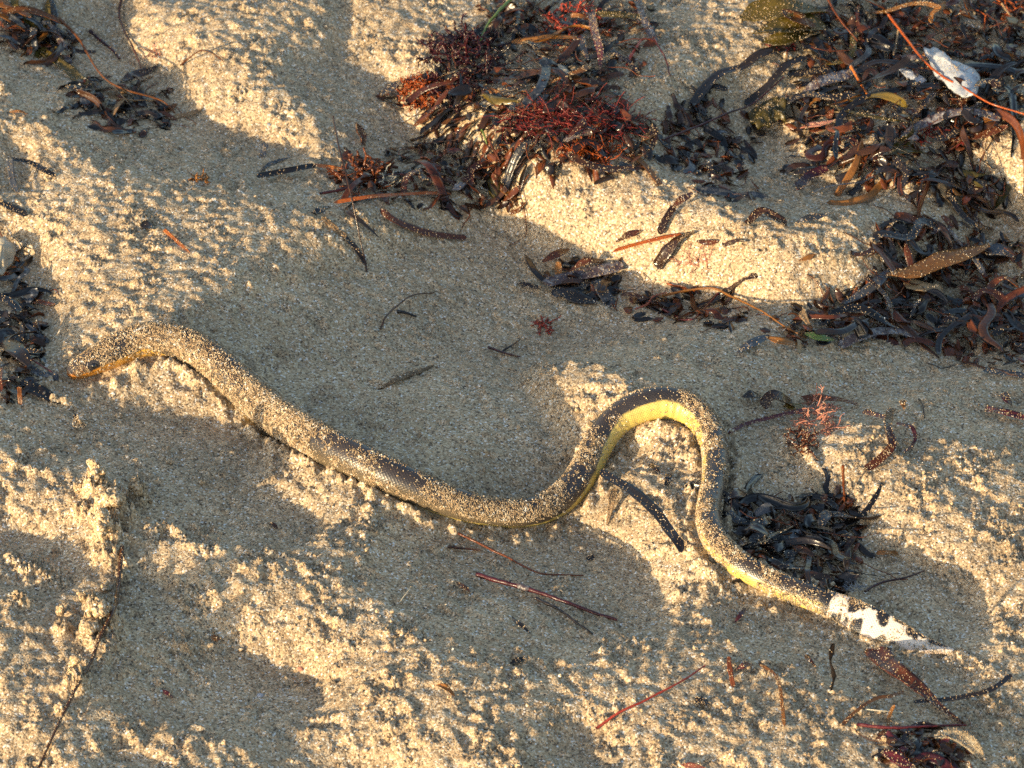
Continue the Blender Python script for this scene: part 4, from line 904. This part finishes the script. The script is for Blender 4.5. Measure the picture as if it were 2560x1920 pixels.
 ('leaf_piece','leaf','maroon',9,[(1587,1345,1),(1598,1330,3),(1611,1314,4)],'maroon sliver on the shaded sand below the yellow belly edge',dict(kind='lance')),
 ('leaf_piece','leaf','brown',11,[(1738,1413,2),(1750,1426,4),(1763,1440,1)],'crumpled red-brown scrap near the upright black spike',dict(kind='lance')),
 ('leaf_piece','leaf','pink',12,[(1470,1652,2),(1496,1655,3),(1524,1659,2)],'pale pink sliver on the mottled foreground sand',dict(kind='lance')),
 ('leaf_piece','leaf','maroon',24,[(1903,1626,4),(1938,1640,6),(1978,1658,3)],'violet-maroon leaf in the sandy heap by the jelly strip',dict(kind='lance')),
 ('leaf_piece','leaf','amber',7,[(20,672-430,1),(40,240,2),(60,246,1)],'small orange-brown sliver on mottled sand beside the hollow',dict(kind='lance')),
 ('leaf_piece','leaf','umber',8,[(584,1128,1),(592,1134,2),(600,1142,1)],'little brown flake in the shaded basin below the snake',dict(kind='lance')),
 ('leaf_piece','leaf','amber',9,[(455,1374,1),(465,1378,2),(478,1380,1)],'dark little flake on the lit crest of the lower basin',dict(kind='lance')),
 ('leaf_piece','leaf','maroon',8,[(352,1490,1),(362,1498,2),(374,1506,0)],'maroon fleck by the rim of the lower basin',dict(kind='lance')),
]
for (nm, ct, mt, w, pts, lb, ex) in LEAVES: strip(nm, ct, mt, w, pts, lb, **ex)
STEMS = [
 ('stem','amber',3.2,[(98,25,9),(141,53,10),(169,81,9),(190,116,8),(211,151,9),(239,179,10),(281,197,10),(327,209,8),(355,221,5),(378,245,0)],'long tan stem arching over the round hollow',{}),
 ('stem','brown',3.0,[(262,-6,4),(258,35,4),(271,70,4),(292,113,5),(306,150,2)],'red-brown stem running down the sunlit bank to the hollow',{}),
 ('twig','maroon',4.5,[(193,67,2),(218,88,3),(239,105,3),(258,128,1)],'mottled maroon twig on shaded sand beside the sunlit bank',dict(sand=.6)),
 ('stem','tan',1.8,[(234,210,4),(280,216,5),(335,217,4)],'thin straw lying across the weed in the round hollow',{}),
 ('stalk','umber',2.0,[(720,252,52),(731,310,44),(745,365,35),(760,430,25),(775,500,13),(785,548,6),(792,588,0)],'tall thin bare stalk standing in the sand before the maroon heap',dict(knots=.05,taper=1.0)),
 ('stem','maroon',3.2,[(691,418,3),(744,408,5),(796,387,7),(860,376,8),(916,380,8),(960,392,6)],'curved maroon stem crossing the front of the maroon heap',{}),
 ('stem','green',4.0,[(1104,-4,14),(1071,32,13),(1050,60,11),(1039,86,9)],'curved green stem behind the maroon bushy alga',{}),
 ('stem','green',3.0,[(1038,275,9),(1046,292,10),(1052,312,9)],'short bright green shoot in the heap below the rolled leaf',{}),
 ('stem','brown',3.2,[(1055,300,10),(1068,325,12),(1082,350,10)],'pinkish stem poking up beside the green shoot',{}),
 ('stem','maroon',2.6,[(1412,81,6),(1430,112,5),(1436,123,4),(1448,164,2)],'slim maroon stem on the sand beside the salt-whitened strap',{}),
 ('stem','crimson',3.4,[(1355,140,3),(1370,108,5),(1392,84,6),(1420,90,4)],'branching crimson stem on broken sand',{}),
 ('stem','maroon',2.8,[(1430,302,9),(1504,274,12),(1575,243,14),(1624,225,14),(1659,197,13),(1694,165,11)],'long maroon stem spanning the shaded pit',dict(knots=.06)),
 ('stem','orange',3.4,[(1919,32,18),(1954,77,19),(1986,120,20),(2032,162,19),(2084,190,17),(2137,222,15),(2216,248,12)],'long orange-red stem lying across the white shell',dict(knots=.06)),
 ('stem','brown',3.2,[(1788,-4,14),(1814,42,14),(1852,88,12)],'brown stem slanting down behind the olive kelp sheet',{}),
 ('stem','orange',3.4,[(1838,144,13),(1856,176,14),(1878,212,11)],'short orange stem below the hoop-shaped black blade',{}),
 ('stem','tan',2.6,[(1942,62,12),(1936,90,11),(1930,118,9)],'pale straw stub upright in the shell heap',{}),
 ('stem','amber',3.0,[(1430,639,4),(1487,627,6),(1540,623,7),(1575,638,6),(1620,659,5),(1659,680,5),(1694,704,4),(1742,730,2)],'long amber root running over sand into the kelp heap',{}),
 ('stem','maroon',2.6,[(1550,634,5),(1522,666,4),(1494,690,3),(1466,691,2)],'maroon side root dropping from the long amber root',{}),
 ('stem','maroon',2.4,[(1432,668,2),(1460,682,2),(1494,690,2)],'thin maroon rootlet meeting the side root',{}),
 ('stem','orange',2.2,[(1441,612,3),(1470,622,5),(1500,628,5)],'thin orange rootlet above the long amber root',{}),
 ('stem','pink',2.2,[(1372,668,2),(1400,655,4),(1412,640,5),(1440,632,5)],'pale orange forked rootlet beside the small leaf cluster',{}),
 ('twig','umber',2.2,[(823,711,1),(832,687,3),(860,659,3),(888,639,3),(938,632,1)],'thin dark twig curved like a bow on shaded sand',{}),
 ('twig','black',4.0,[(856,672,1),(876,675,2),(900,684,1)],'black stub of twig inside the bow-shaped twig',{}),
 ('twig','maroon',3.0,[(1056,750,1),(1085,761,2),(1124,771,1)],'maroon twig lying under a forked one on shaded sand',{}),
 ('twig','black',2.6,[(1084,760,1),(1102,748,3),(1122,735,2)],'black side twig forking up from the maroon twig',{}),
 ('stem','pale',.9,[(647,683,1),(664,669,3),(689,673,3),(726,691,1)],'fine pale hair of straw curved on shaded sand',dict(knots=0)),
 ('stem','maroon',2.6,[(33,753,6),(70,778,6),(124,811,1)],'maroon stem pointing from the black heap to the snake head',{}),
 ('twig','umber',3.2,[(967,1181,2),(1000,1184,2),(1038,1189,1)],'short straight dark twig under the snake belly',{}),
 ('twig','brown',3.0,[(990,1152,2),(1043,1178,3),(1095,1203,3),(1166,1238,3),(1210,1241,2),(1260,1243,1)],'long brown twig bent across the shaded basin',{}),
 ('twig','maroon',6.0,[(1030,1241,2),(1078,1255,3),(1130,1269,3),(1201,1294,3),(1271,1319,3),(1330,1338,1)],'thick maroon twig with a pale band in the shaded basin',dict(knots=.1)),
 ('twig','black',4.2,[(1157,1293,2),(1211,1319,3),(1239,1340,3),(1280,1369,1)],'knobbly black twig below the thick maroon twig',dict(knots=.2)),
 ('stem','pale',1.5,[(862,1303,1),(876,1284,4),(889,1267,5)],'short pale straw standing at a slant in shaded sand',dict(knots=0)),
 ('stem','crimson',3.2,[(1287,1574,1),(1341,1537,3),(1394,1512,4),(1469,1473,5),(1524,1438,4)],'straight crimson stem lying on mottled sand',dict(knots=.05)),
 ('stem','pale',1.5,[(1870,1532,3),(1910,1536,5),(1950,1539,3)],'pale straw lying level before the maroon stem',dict(knots=0)),
 ('stem','maroon',4.4,[(1853,1565,2),(1937,1572,3),(2014,1568,3),(2086,1566,2)],'level maroon-black stem in front of the large glossy leaf',{}),
 ('twig','maroon',3.0,[(1868,1278,2),(1902,1259,3),(1954,1248,3),(1996,1233,4)],'thin maroon twig on shaded sand behind the snake tail',{}),
 ('stalk','brown',3.6,[(1821,1005,26),(1822,1050,13),(1825,1098,0)],'brown stalk standing upright in the sunlit sand above the tail heap',{}),
 ('twig','black',2.2,[(1984,862,6),(1994,876,5),(1997,903,1)],'small black hooked twig on shaded sand',{}),
 ('twig','umber',5.2,[(264,1181,2),(255,1273,3),(243,1322,4),(218,1375,4),(197,1428,4),(169,1477,4),(141,1533,3),(116,1586,3),(82,1659,2)],'long brown stick caked with lumps of sand',dict(sand=1.4)),
 ('stem','pale',1.2,[(1562,1000,9),(1556,1060,9),(1566,1083,3),(1590,1080,2)],'fine pale fibre hanging along the dark side of the snake',dict(knots=0)),
 ('stem','tan',2.4,[(2165,8,12),(2180,30,12),(2212,60,10)],'tan stem crossing the bright orange roots',{}),
]
for (nm, mt, r, pts, lb, ex) in STEMS: stem(nm, nm, mt, r, pts, lb, **ex)
by_label = {o.get('label'): o for o in col.objects if o.get('label')}
def attach(child, parent, name):                              # a side piece that moves with its stem or leaf
    c_, p_ = by_label[child], by_label[parent]; c_.parent = p_; c_.name = name
    for key in ('category', 'group'):
        if key in c_: del c_[key]
for c_, n_ in (('maroon side root dropping from the long amber root', 'side_root'), ('thin maroon rootlet meeting the side root', 'rootlet'), ('thin orange rootlet above the long amber root', 'rootlet'), ('pale orange forked rootlet beside the small leaf cluster', 'rootlet')):
    attach(c_, 'long amber root running over sand into the kelp heap', n_)
attach('black side twig forking up from the maroon twig', 'maroon twig lying under a forked one on shaded sand', 'side_twig')
attach('brown flake joined below the whitish stub', 'whitish cut stub of blade above the dark tail heap', 'flake')
attach('small olive-brown piece joined to the curled brown leaf', 'curled brown leaf humped on shaded sand near the loop', 'leaf_end')
attach('maroon ribbon joining the zigzag ribbon', 'red-brown zigzag ribbon with a broad end on sunlit sand', 'side_ribbon')
attach('narrow maroon hook beside the zigzag ribbon', 'red-brown zigzag ribbon with a broad end on sunlit sand', 'side_ribbon')
attach('dark maroon scrap attached to the upright red-brown strip', 'upright red-brown strip stuck in mottled sand', 'scrap')
band = stem('bark_band', None, 'salt', 6.8, [(1118,1265,3), (1130,1269,3), (1143,1273.5,3)], 'pale band of bark', taper=1, knots=.05)
band.parent = by_label['thick maroon twig with a pale band in the shaded basin']
by_label['maroon twig lying under a forked one on shaded sand']['label'] = 'maroon forked twig lying on shaded sand'
# bushy and hairy algae
bushy('red_alga', 'seaweed', 'maroon', 1005, 135, 80, 62, .014, 120, .011, .00105, 'maroon bushy alga with knobbly forked fronds on top of the heap', 3, .5, .9, .3)
bushy('red_alga', 'seaweed', 'orange', 905, 205, 38, 30, .010, 120, .007, .00055, 'fuzzy orange alga at the lower side of the maroon bush', 3, .6, .9, .2)
bushy('red_alga', 'seaweed', 'maroon', 962, 222, 62, 28, .006, 46, .008, .0007, 'dark maroon fringe under the orange fuzzy alga', 3, .5, .5, .3)
bushy('sponge', 'sponge', 'pale', 938, 158, 24, 16, .010, 60, .005, .0005, 'pale tan spongy tuft on the maroon bush', 2, .9, .7, 0)
bushy('red_alga', 'seaweed', 'crimson', 1235, 268, 135, 30, .010, 260, .018, .00036, 'crimson hair alga spread in a long mat', 2, .35, .15, .15)
bushy('red_alga', 'seaweed', 'orange', 1275, 338, 48, 20, .009, 130, .011, .00038, 'orange-red hair alga tangled below the crimson mat', 2, .6, .3, .15)
bushy('red_alga', 'seaweed', 'brown', 790, 385, 62, 28, .009, 60, .010, .0012, 'brown curly alga at the near end of the maroon heap', 2, .7, .6, .25)
bushy('red_alga', 'seaweed', 'crimson', 1240, 60, 70, 45, .010, 46, .010, .0007, 'dark red forked alga behind the broad brown leaf', 3, .5, .6, .2)
bushy('dry_tuft', 'seaweed', 'pale', 832, 400, 16, 10, .012, 20, .010, .00042, 'pale curly tuft of dried alga on the curved maroon stem', 1, 1.0, .9, 0)
bushy('dry_tuft', 'seaweed', 'pale', 940, 352, 12, 9, .011, 11, .009, .00036, 'small pale curl of dried alga in the maroon heap', 1, 1.0, .9, 0)
bushy('red_alga', 'seaweed', 'crimson', 1176, 708, 20, 13, .003, 14, .006, .0006, 'little crimson tuft alone on the shaded sand', 3, .5, .4, .2)
bushy('red_alga', 'seaweed', 'amber', 436, 392, 24, 10, .003, 14, .006, .0006, 'small amber tuft alone in the shaded hollow', 2, .7, .5, .2)
bushy('red_alga', 'seaweed', 'pink', 1762, 912, 27, 30, .012, 44, .010, .00048, 'pink branching alga on the edge of a sunlit sand lump', 3, .5, .6, .25)
bushy('red_alga', 'seaweed', 'brown', 1730, 965, 18, 22, .006, 22, .007, .0007, 'dark brown sandy alga below the pink branching one', 3, .5, .5, .8)
bushy('red_alga', 'seaweed', 'pink', 338, 118, 16, 9, .003, 16, .006, .0003, 'faint pink hair tuft on the sunlit bank', 2, .5, .5, 0)
bushy('red_alga', 'seaweed', 'pink', 1500, 575, 34, 8, .002, 22, .007, .0003, 'pale pink hair tuft flat on sunlit sand', 2, .4, .3, 0)
bushy('orange_root', 'seaweed', 'orange', 2180, 30, 40, 22, .016, 20, .022, .0008, 'bright orange branching roots in the shell heap', 2, .4, .4, 0)
bushy('red_alga', 'seaweed', 'crimson', 2035, 300, 60, 14, .008, 26, .009, .0006, 'crimson tuft below the arched salt-crusted blade', 2, .5, .5, .1)
bushy('red_alga', 'seaweed', 'crimson', 1690, 105, 26, 9, .007, 16, .008, .0006, 'crimson tuft under the olive kelp sheet', 2, .5, .5, .1)
bushy('white_tuft', 'seaweed', 'shell', 1845, 1273, 20, 8, .003, 30, .005, .00022, 'white hairy tuft on shaded sand beside the tail', 1, .2, .8, 0)
bushy('white_tuft', 'seaweed', 'shell', 1648, 1160, 12, 6, .007, 18, .005, .0002, 'white hairy tuft on the wide slate blade', 1, .2, .5, 0)
# fronds
kf = bpy.data.objects.new('kelp_frond', None); col.objects.link(kf); kf.empty_display_size = .02; kf.location = at(1690, 60, 0)
tag(kf, 'wet olive kelp frond of wide ruffled blades at the far side of the shell heap', 'seaweed')
for (w_, pts_, tw_, mt_) in ((54, [(1600,40,7),(1650,24,10),(1712,20,11),(1786,26,8)], 50, 'olive'), (42, [(1626,72,8),(1685,58,13),(1740,52,13),(1784,60,9)], -60, 'olive'), (34, [(1648,88,6),(1696,84,10),(1744,74,10),(1772,70,8)], 40, 'olive'), (26, [(1690,20,14),(1728,44,16),(1762,58,13)], -30, 'amber')):
    bl = strip('blade', None, mt_, w_, pts_, None, kind='lance', cup=.22, twist=tw_, sand=.15, n=30)
    bl.parent = kf; bl.matrix_parent_inverse.identity(); bl.location = -kf.location
sheet('fan_alga', 'seaweed', 'olive', [(1616,240),(1640,222),(1680,206),(1698,222),(1697,262),(1672,274),(1636,278),(1622,262)], 'olive ruffled fan alga above the shaded pit', .007, .0035, .0008, .6, .008)
strip('kelp_frond', 'seaweed', 'amber', 36, [(1916,592,14),(1979,581,20),(2032,560,23),(2084,546,23),(2138,529,19)], 'wet amber kelp strap lying along the heap', kind='lance', cup=-.12, sand=.2, n=30, thick=.0008)
strip('jelly_strip', 'seaweed', 'pale', 28, [(2018,1592,3),(2056,1586,5),(2094,1604,5),(2126,1644,3)], 'pale translucent jelly strip with ragged edges on the sand', kind='lance', cup=.15, sand=1.3, n=22)
sheet('paper_husk', 'seaweed', 'pale', [(-14,520),(14,516),(30,536),(36,560),(20,570),(6,590),(-14,596)], 'cream papery husk at the top of the black heap', .010, .004, .0006, 0, .006)
# shells
sheet('shell_fragment', 'shell', 'shell', [(1994,112),(2020,108),(2050,132),(2108,148),(2118,165),(2110,205),(2080,206),(2056,190),(2020,160)], 'large blue-white broken shell in the wide heap', .006, .0016, .0012, .12, .017)
sheet('shell_fragment', 'shell', 'shell', [(1940,148),(1972,150),(2002,172),(1986,180),(1958,166)], 'cream wedge of shell beside the large broken shell', .002, .0005, .001, .05, .010)
for (cx, cy, d, mt, lb) in [(582,271,9,'shell','tiny white shell chip on the sunlit bank'),(562,1505,12,'shell','white shell chip in the lower shaded basin'),(650,1447,11,'pink','pinkish shell chip on the rim of the lower basin'),(1722,1438,7,'shell','white bead-like shell near the upright spike'),(300,560,7,'shell','tiny white chip on the speckled sand above the head'),(516,412,4,'shell','white speck of shell in the shaded hollow')]:
    c = at(cx, cy, .0); k = scale_at(c) * d * .55
    V, F = lump_geo(c + (0, 0, k * .45), k, (1.1, 1.0, .7), int(cx), 9, .18)
    tag(mesh_obj('shell_chip', V, F, WM[mt]), lb, 'shell')
strip('driftwood_chip', 'driftwood', 'wood', 14, [(816,840,0),(850,822,2),(874,810,2),(905,800,2),(937,788,0)], 'flat brown driftwood sliver set in the shaded sand', kind='lance', cup=-.2, sand=.9, thick=.002)
# clods of sand stuck along the stick
for i, (cx, cy, w, h, lb) in enumerate([(207,1040,30,46,'tall upright sand clod at the top of the stick'),(238,1090,46,34,'largest sand clod caked round the stick'),(296,1062,26,24,'pointed sand clod beside the largest clod'),(220,1150,34,44,'long sand clod hanging below the largest clod'),(172,1060,20,16,'small sand clod set off to the shaded side of the stick'),
        (214,1322,32,22,'round sand clod on the bend of the stick'),(180,1300,14,26,'thin sand clod standing above the round one'),(228,1275,16,14,'small round sand clod behind the stick bend'),(132,1325,14,18,'sand clod lying apart in the shade of the stick'),(196,1362,34,16,'flat sand clod under the round one'),(163,1438,15,24,'block-shaped sand clod leaning on the stick'),(130,1540,16,18,'sand clod near the lower end of the stick'),
        (365,1004,14,10,'lone sand crumb on the shaded sand below the snake head'),(258,902,18,10,'group-sized sand crumb below the snake jaw'),(438,1046,16,10,'lone sand crumb at the lit edge below the neck'),(905,1130,18,14,'sand clod on the lit edge under the snake belly')]):
    c = at(cx, cy, .0); k = scale_at(c)
    big = 1.55 if i < 12 else 1.1
    rx, rz = w * k * .5 * big, h * k * .5 * big
    c0 = np.array((c[0], c[1], ground(c[0], c[1]) + rz * .62)); parts = []
    for j in range(16 if i < 12 else 7):
        d = rng.normal(0, 1, 3); d /= np.linalg.norm(d)
        q = d * (rx, rx * .9, rz) * (0 if j == 0 else rng.uniform(.45, .85)); rr = (.62 if j == 0 else rng.uniform(.22, .42))
        v_, f_ = lump_geo(c0 + q, 1.0, (rx * rr + .0004, rx * rr + .0004, (rz if j == 0 else rx) * rr + .0004), 40 + i * 20 + j, 15 if j == 0 else 9, .26)
        parts.append((v_, f_, np.zeros((0, 3), int)))
    V, F = join_geo(parts)
    tag(mesh_obj('sand_clod', V, F, M_SAND), lb, 'sand clod')
# ------------------------------------------------------------------ crumbs of sand and loose grains
sub_v, sub_f = [], []
def subdiv_oct():
    V = [tuple(v) for v in OCT]; cache = {}; F = []
    def mid(a, b):
        k = (min(a, b), max(a, b))
        if k not in cache:
            m = (np.array(V[a]) + np.array(V[b])); m /= np.linalg.norm(m); V.append(tuple(m)); cache[k] = len(V) - 1
        return cache[k]
    for a, b, c in OF:
        x, y, z = mid(a, b), mid(b, c), mid(c, a); F += [(a, x, z), (x, b, y), (z, y, c), (x, y, z)]
    return np.array(V), np.array(F)
CV, CFc = subdiv_oct()
def scatter(name, P, r, BV, BF, jit, mat, label):
    k = len(P); q = rng.normal(0, 1, (k, 4)); q /= np.linalg.norm(q, axis=1)[:, None]
    w, x, y, z = q.T
    Rm = np.stack([1 - 2 * (y * y + z * z), 2 * (x * y - z * w), 2 * (x * z + y * w), 2 * (x * y + z * w), 1 - 2 * (x * x + z * z), 2 * (y * z - x * w), 2 * (x * z - y * w), 2 * (y * z + x * w), 1 - 2 * (x * x + y * y)], -1).reshape(k, 3, 3)
    b = BV[None] * (1 + jit * rng.uniform(-1, 1, (k, len(BV), 1))) * rng.uniform(.7, 1.25, (k, 1, 3))
    V = np.einsum('kij,kvj->kvi', Rm, b) * r[:, None, None] + P[:, None]
    F = (BF[None] + (np.arange(k) * len(BV))[:, None, None]).reshape(-1, 3)
    o = mesh_obj(name, V.reshape(-1, 3), F, mat, smooth=False); tag(o, label, 'sand', None, 'stuff'); return o
nc = 16000
cx, cy = rng.uniform(-.39, .39, nc), rng.uniform(-.42, .5, nc)
z0 = ground(cx, cy); qx, qy = plan_of(cx, cy, z0); lit_ = sample(SL, qx, qy, MS)
den = np.clip(vnoise(np.stack([cx, cy, cx * 0], -1), 22, 11) * 1.8 - .55, .03, 1) * (.12 + .88 * lit_) * np.where(qy > 900, 1, .5)
kp = rng.random(nc) < den; cx, cy = cx[kp], cy[kp]
rr = .0005 + .0013 * rng.random(len(cx)) ** 3
scatter('sand_crumbs', np.stack([cx, cy, bil(HF, cx, cy) + rr * .25], -1), rr, CV, CFc, .28, M_SAND, 'loose crumbs of damp sand scattered over the trodden beach')
P = np.vstack(grain_P); r = np.concatenate(grain_R)
M_GRAIN = sand_material('sand_grain', 700.0, False)
scatter('sand_grains', P, r, OCT, OF, .25, M_GRAIN, 'single sand grains clinging to the snake and the seaweed')
print('grains', len(P), 'crumbs', len(rr))
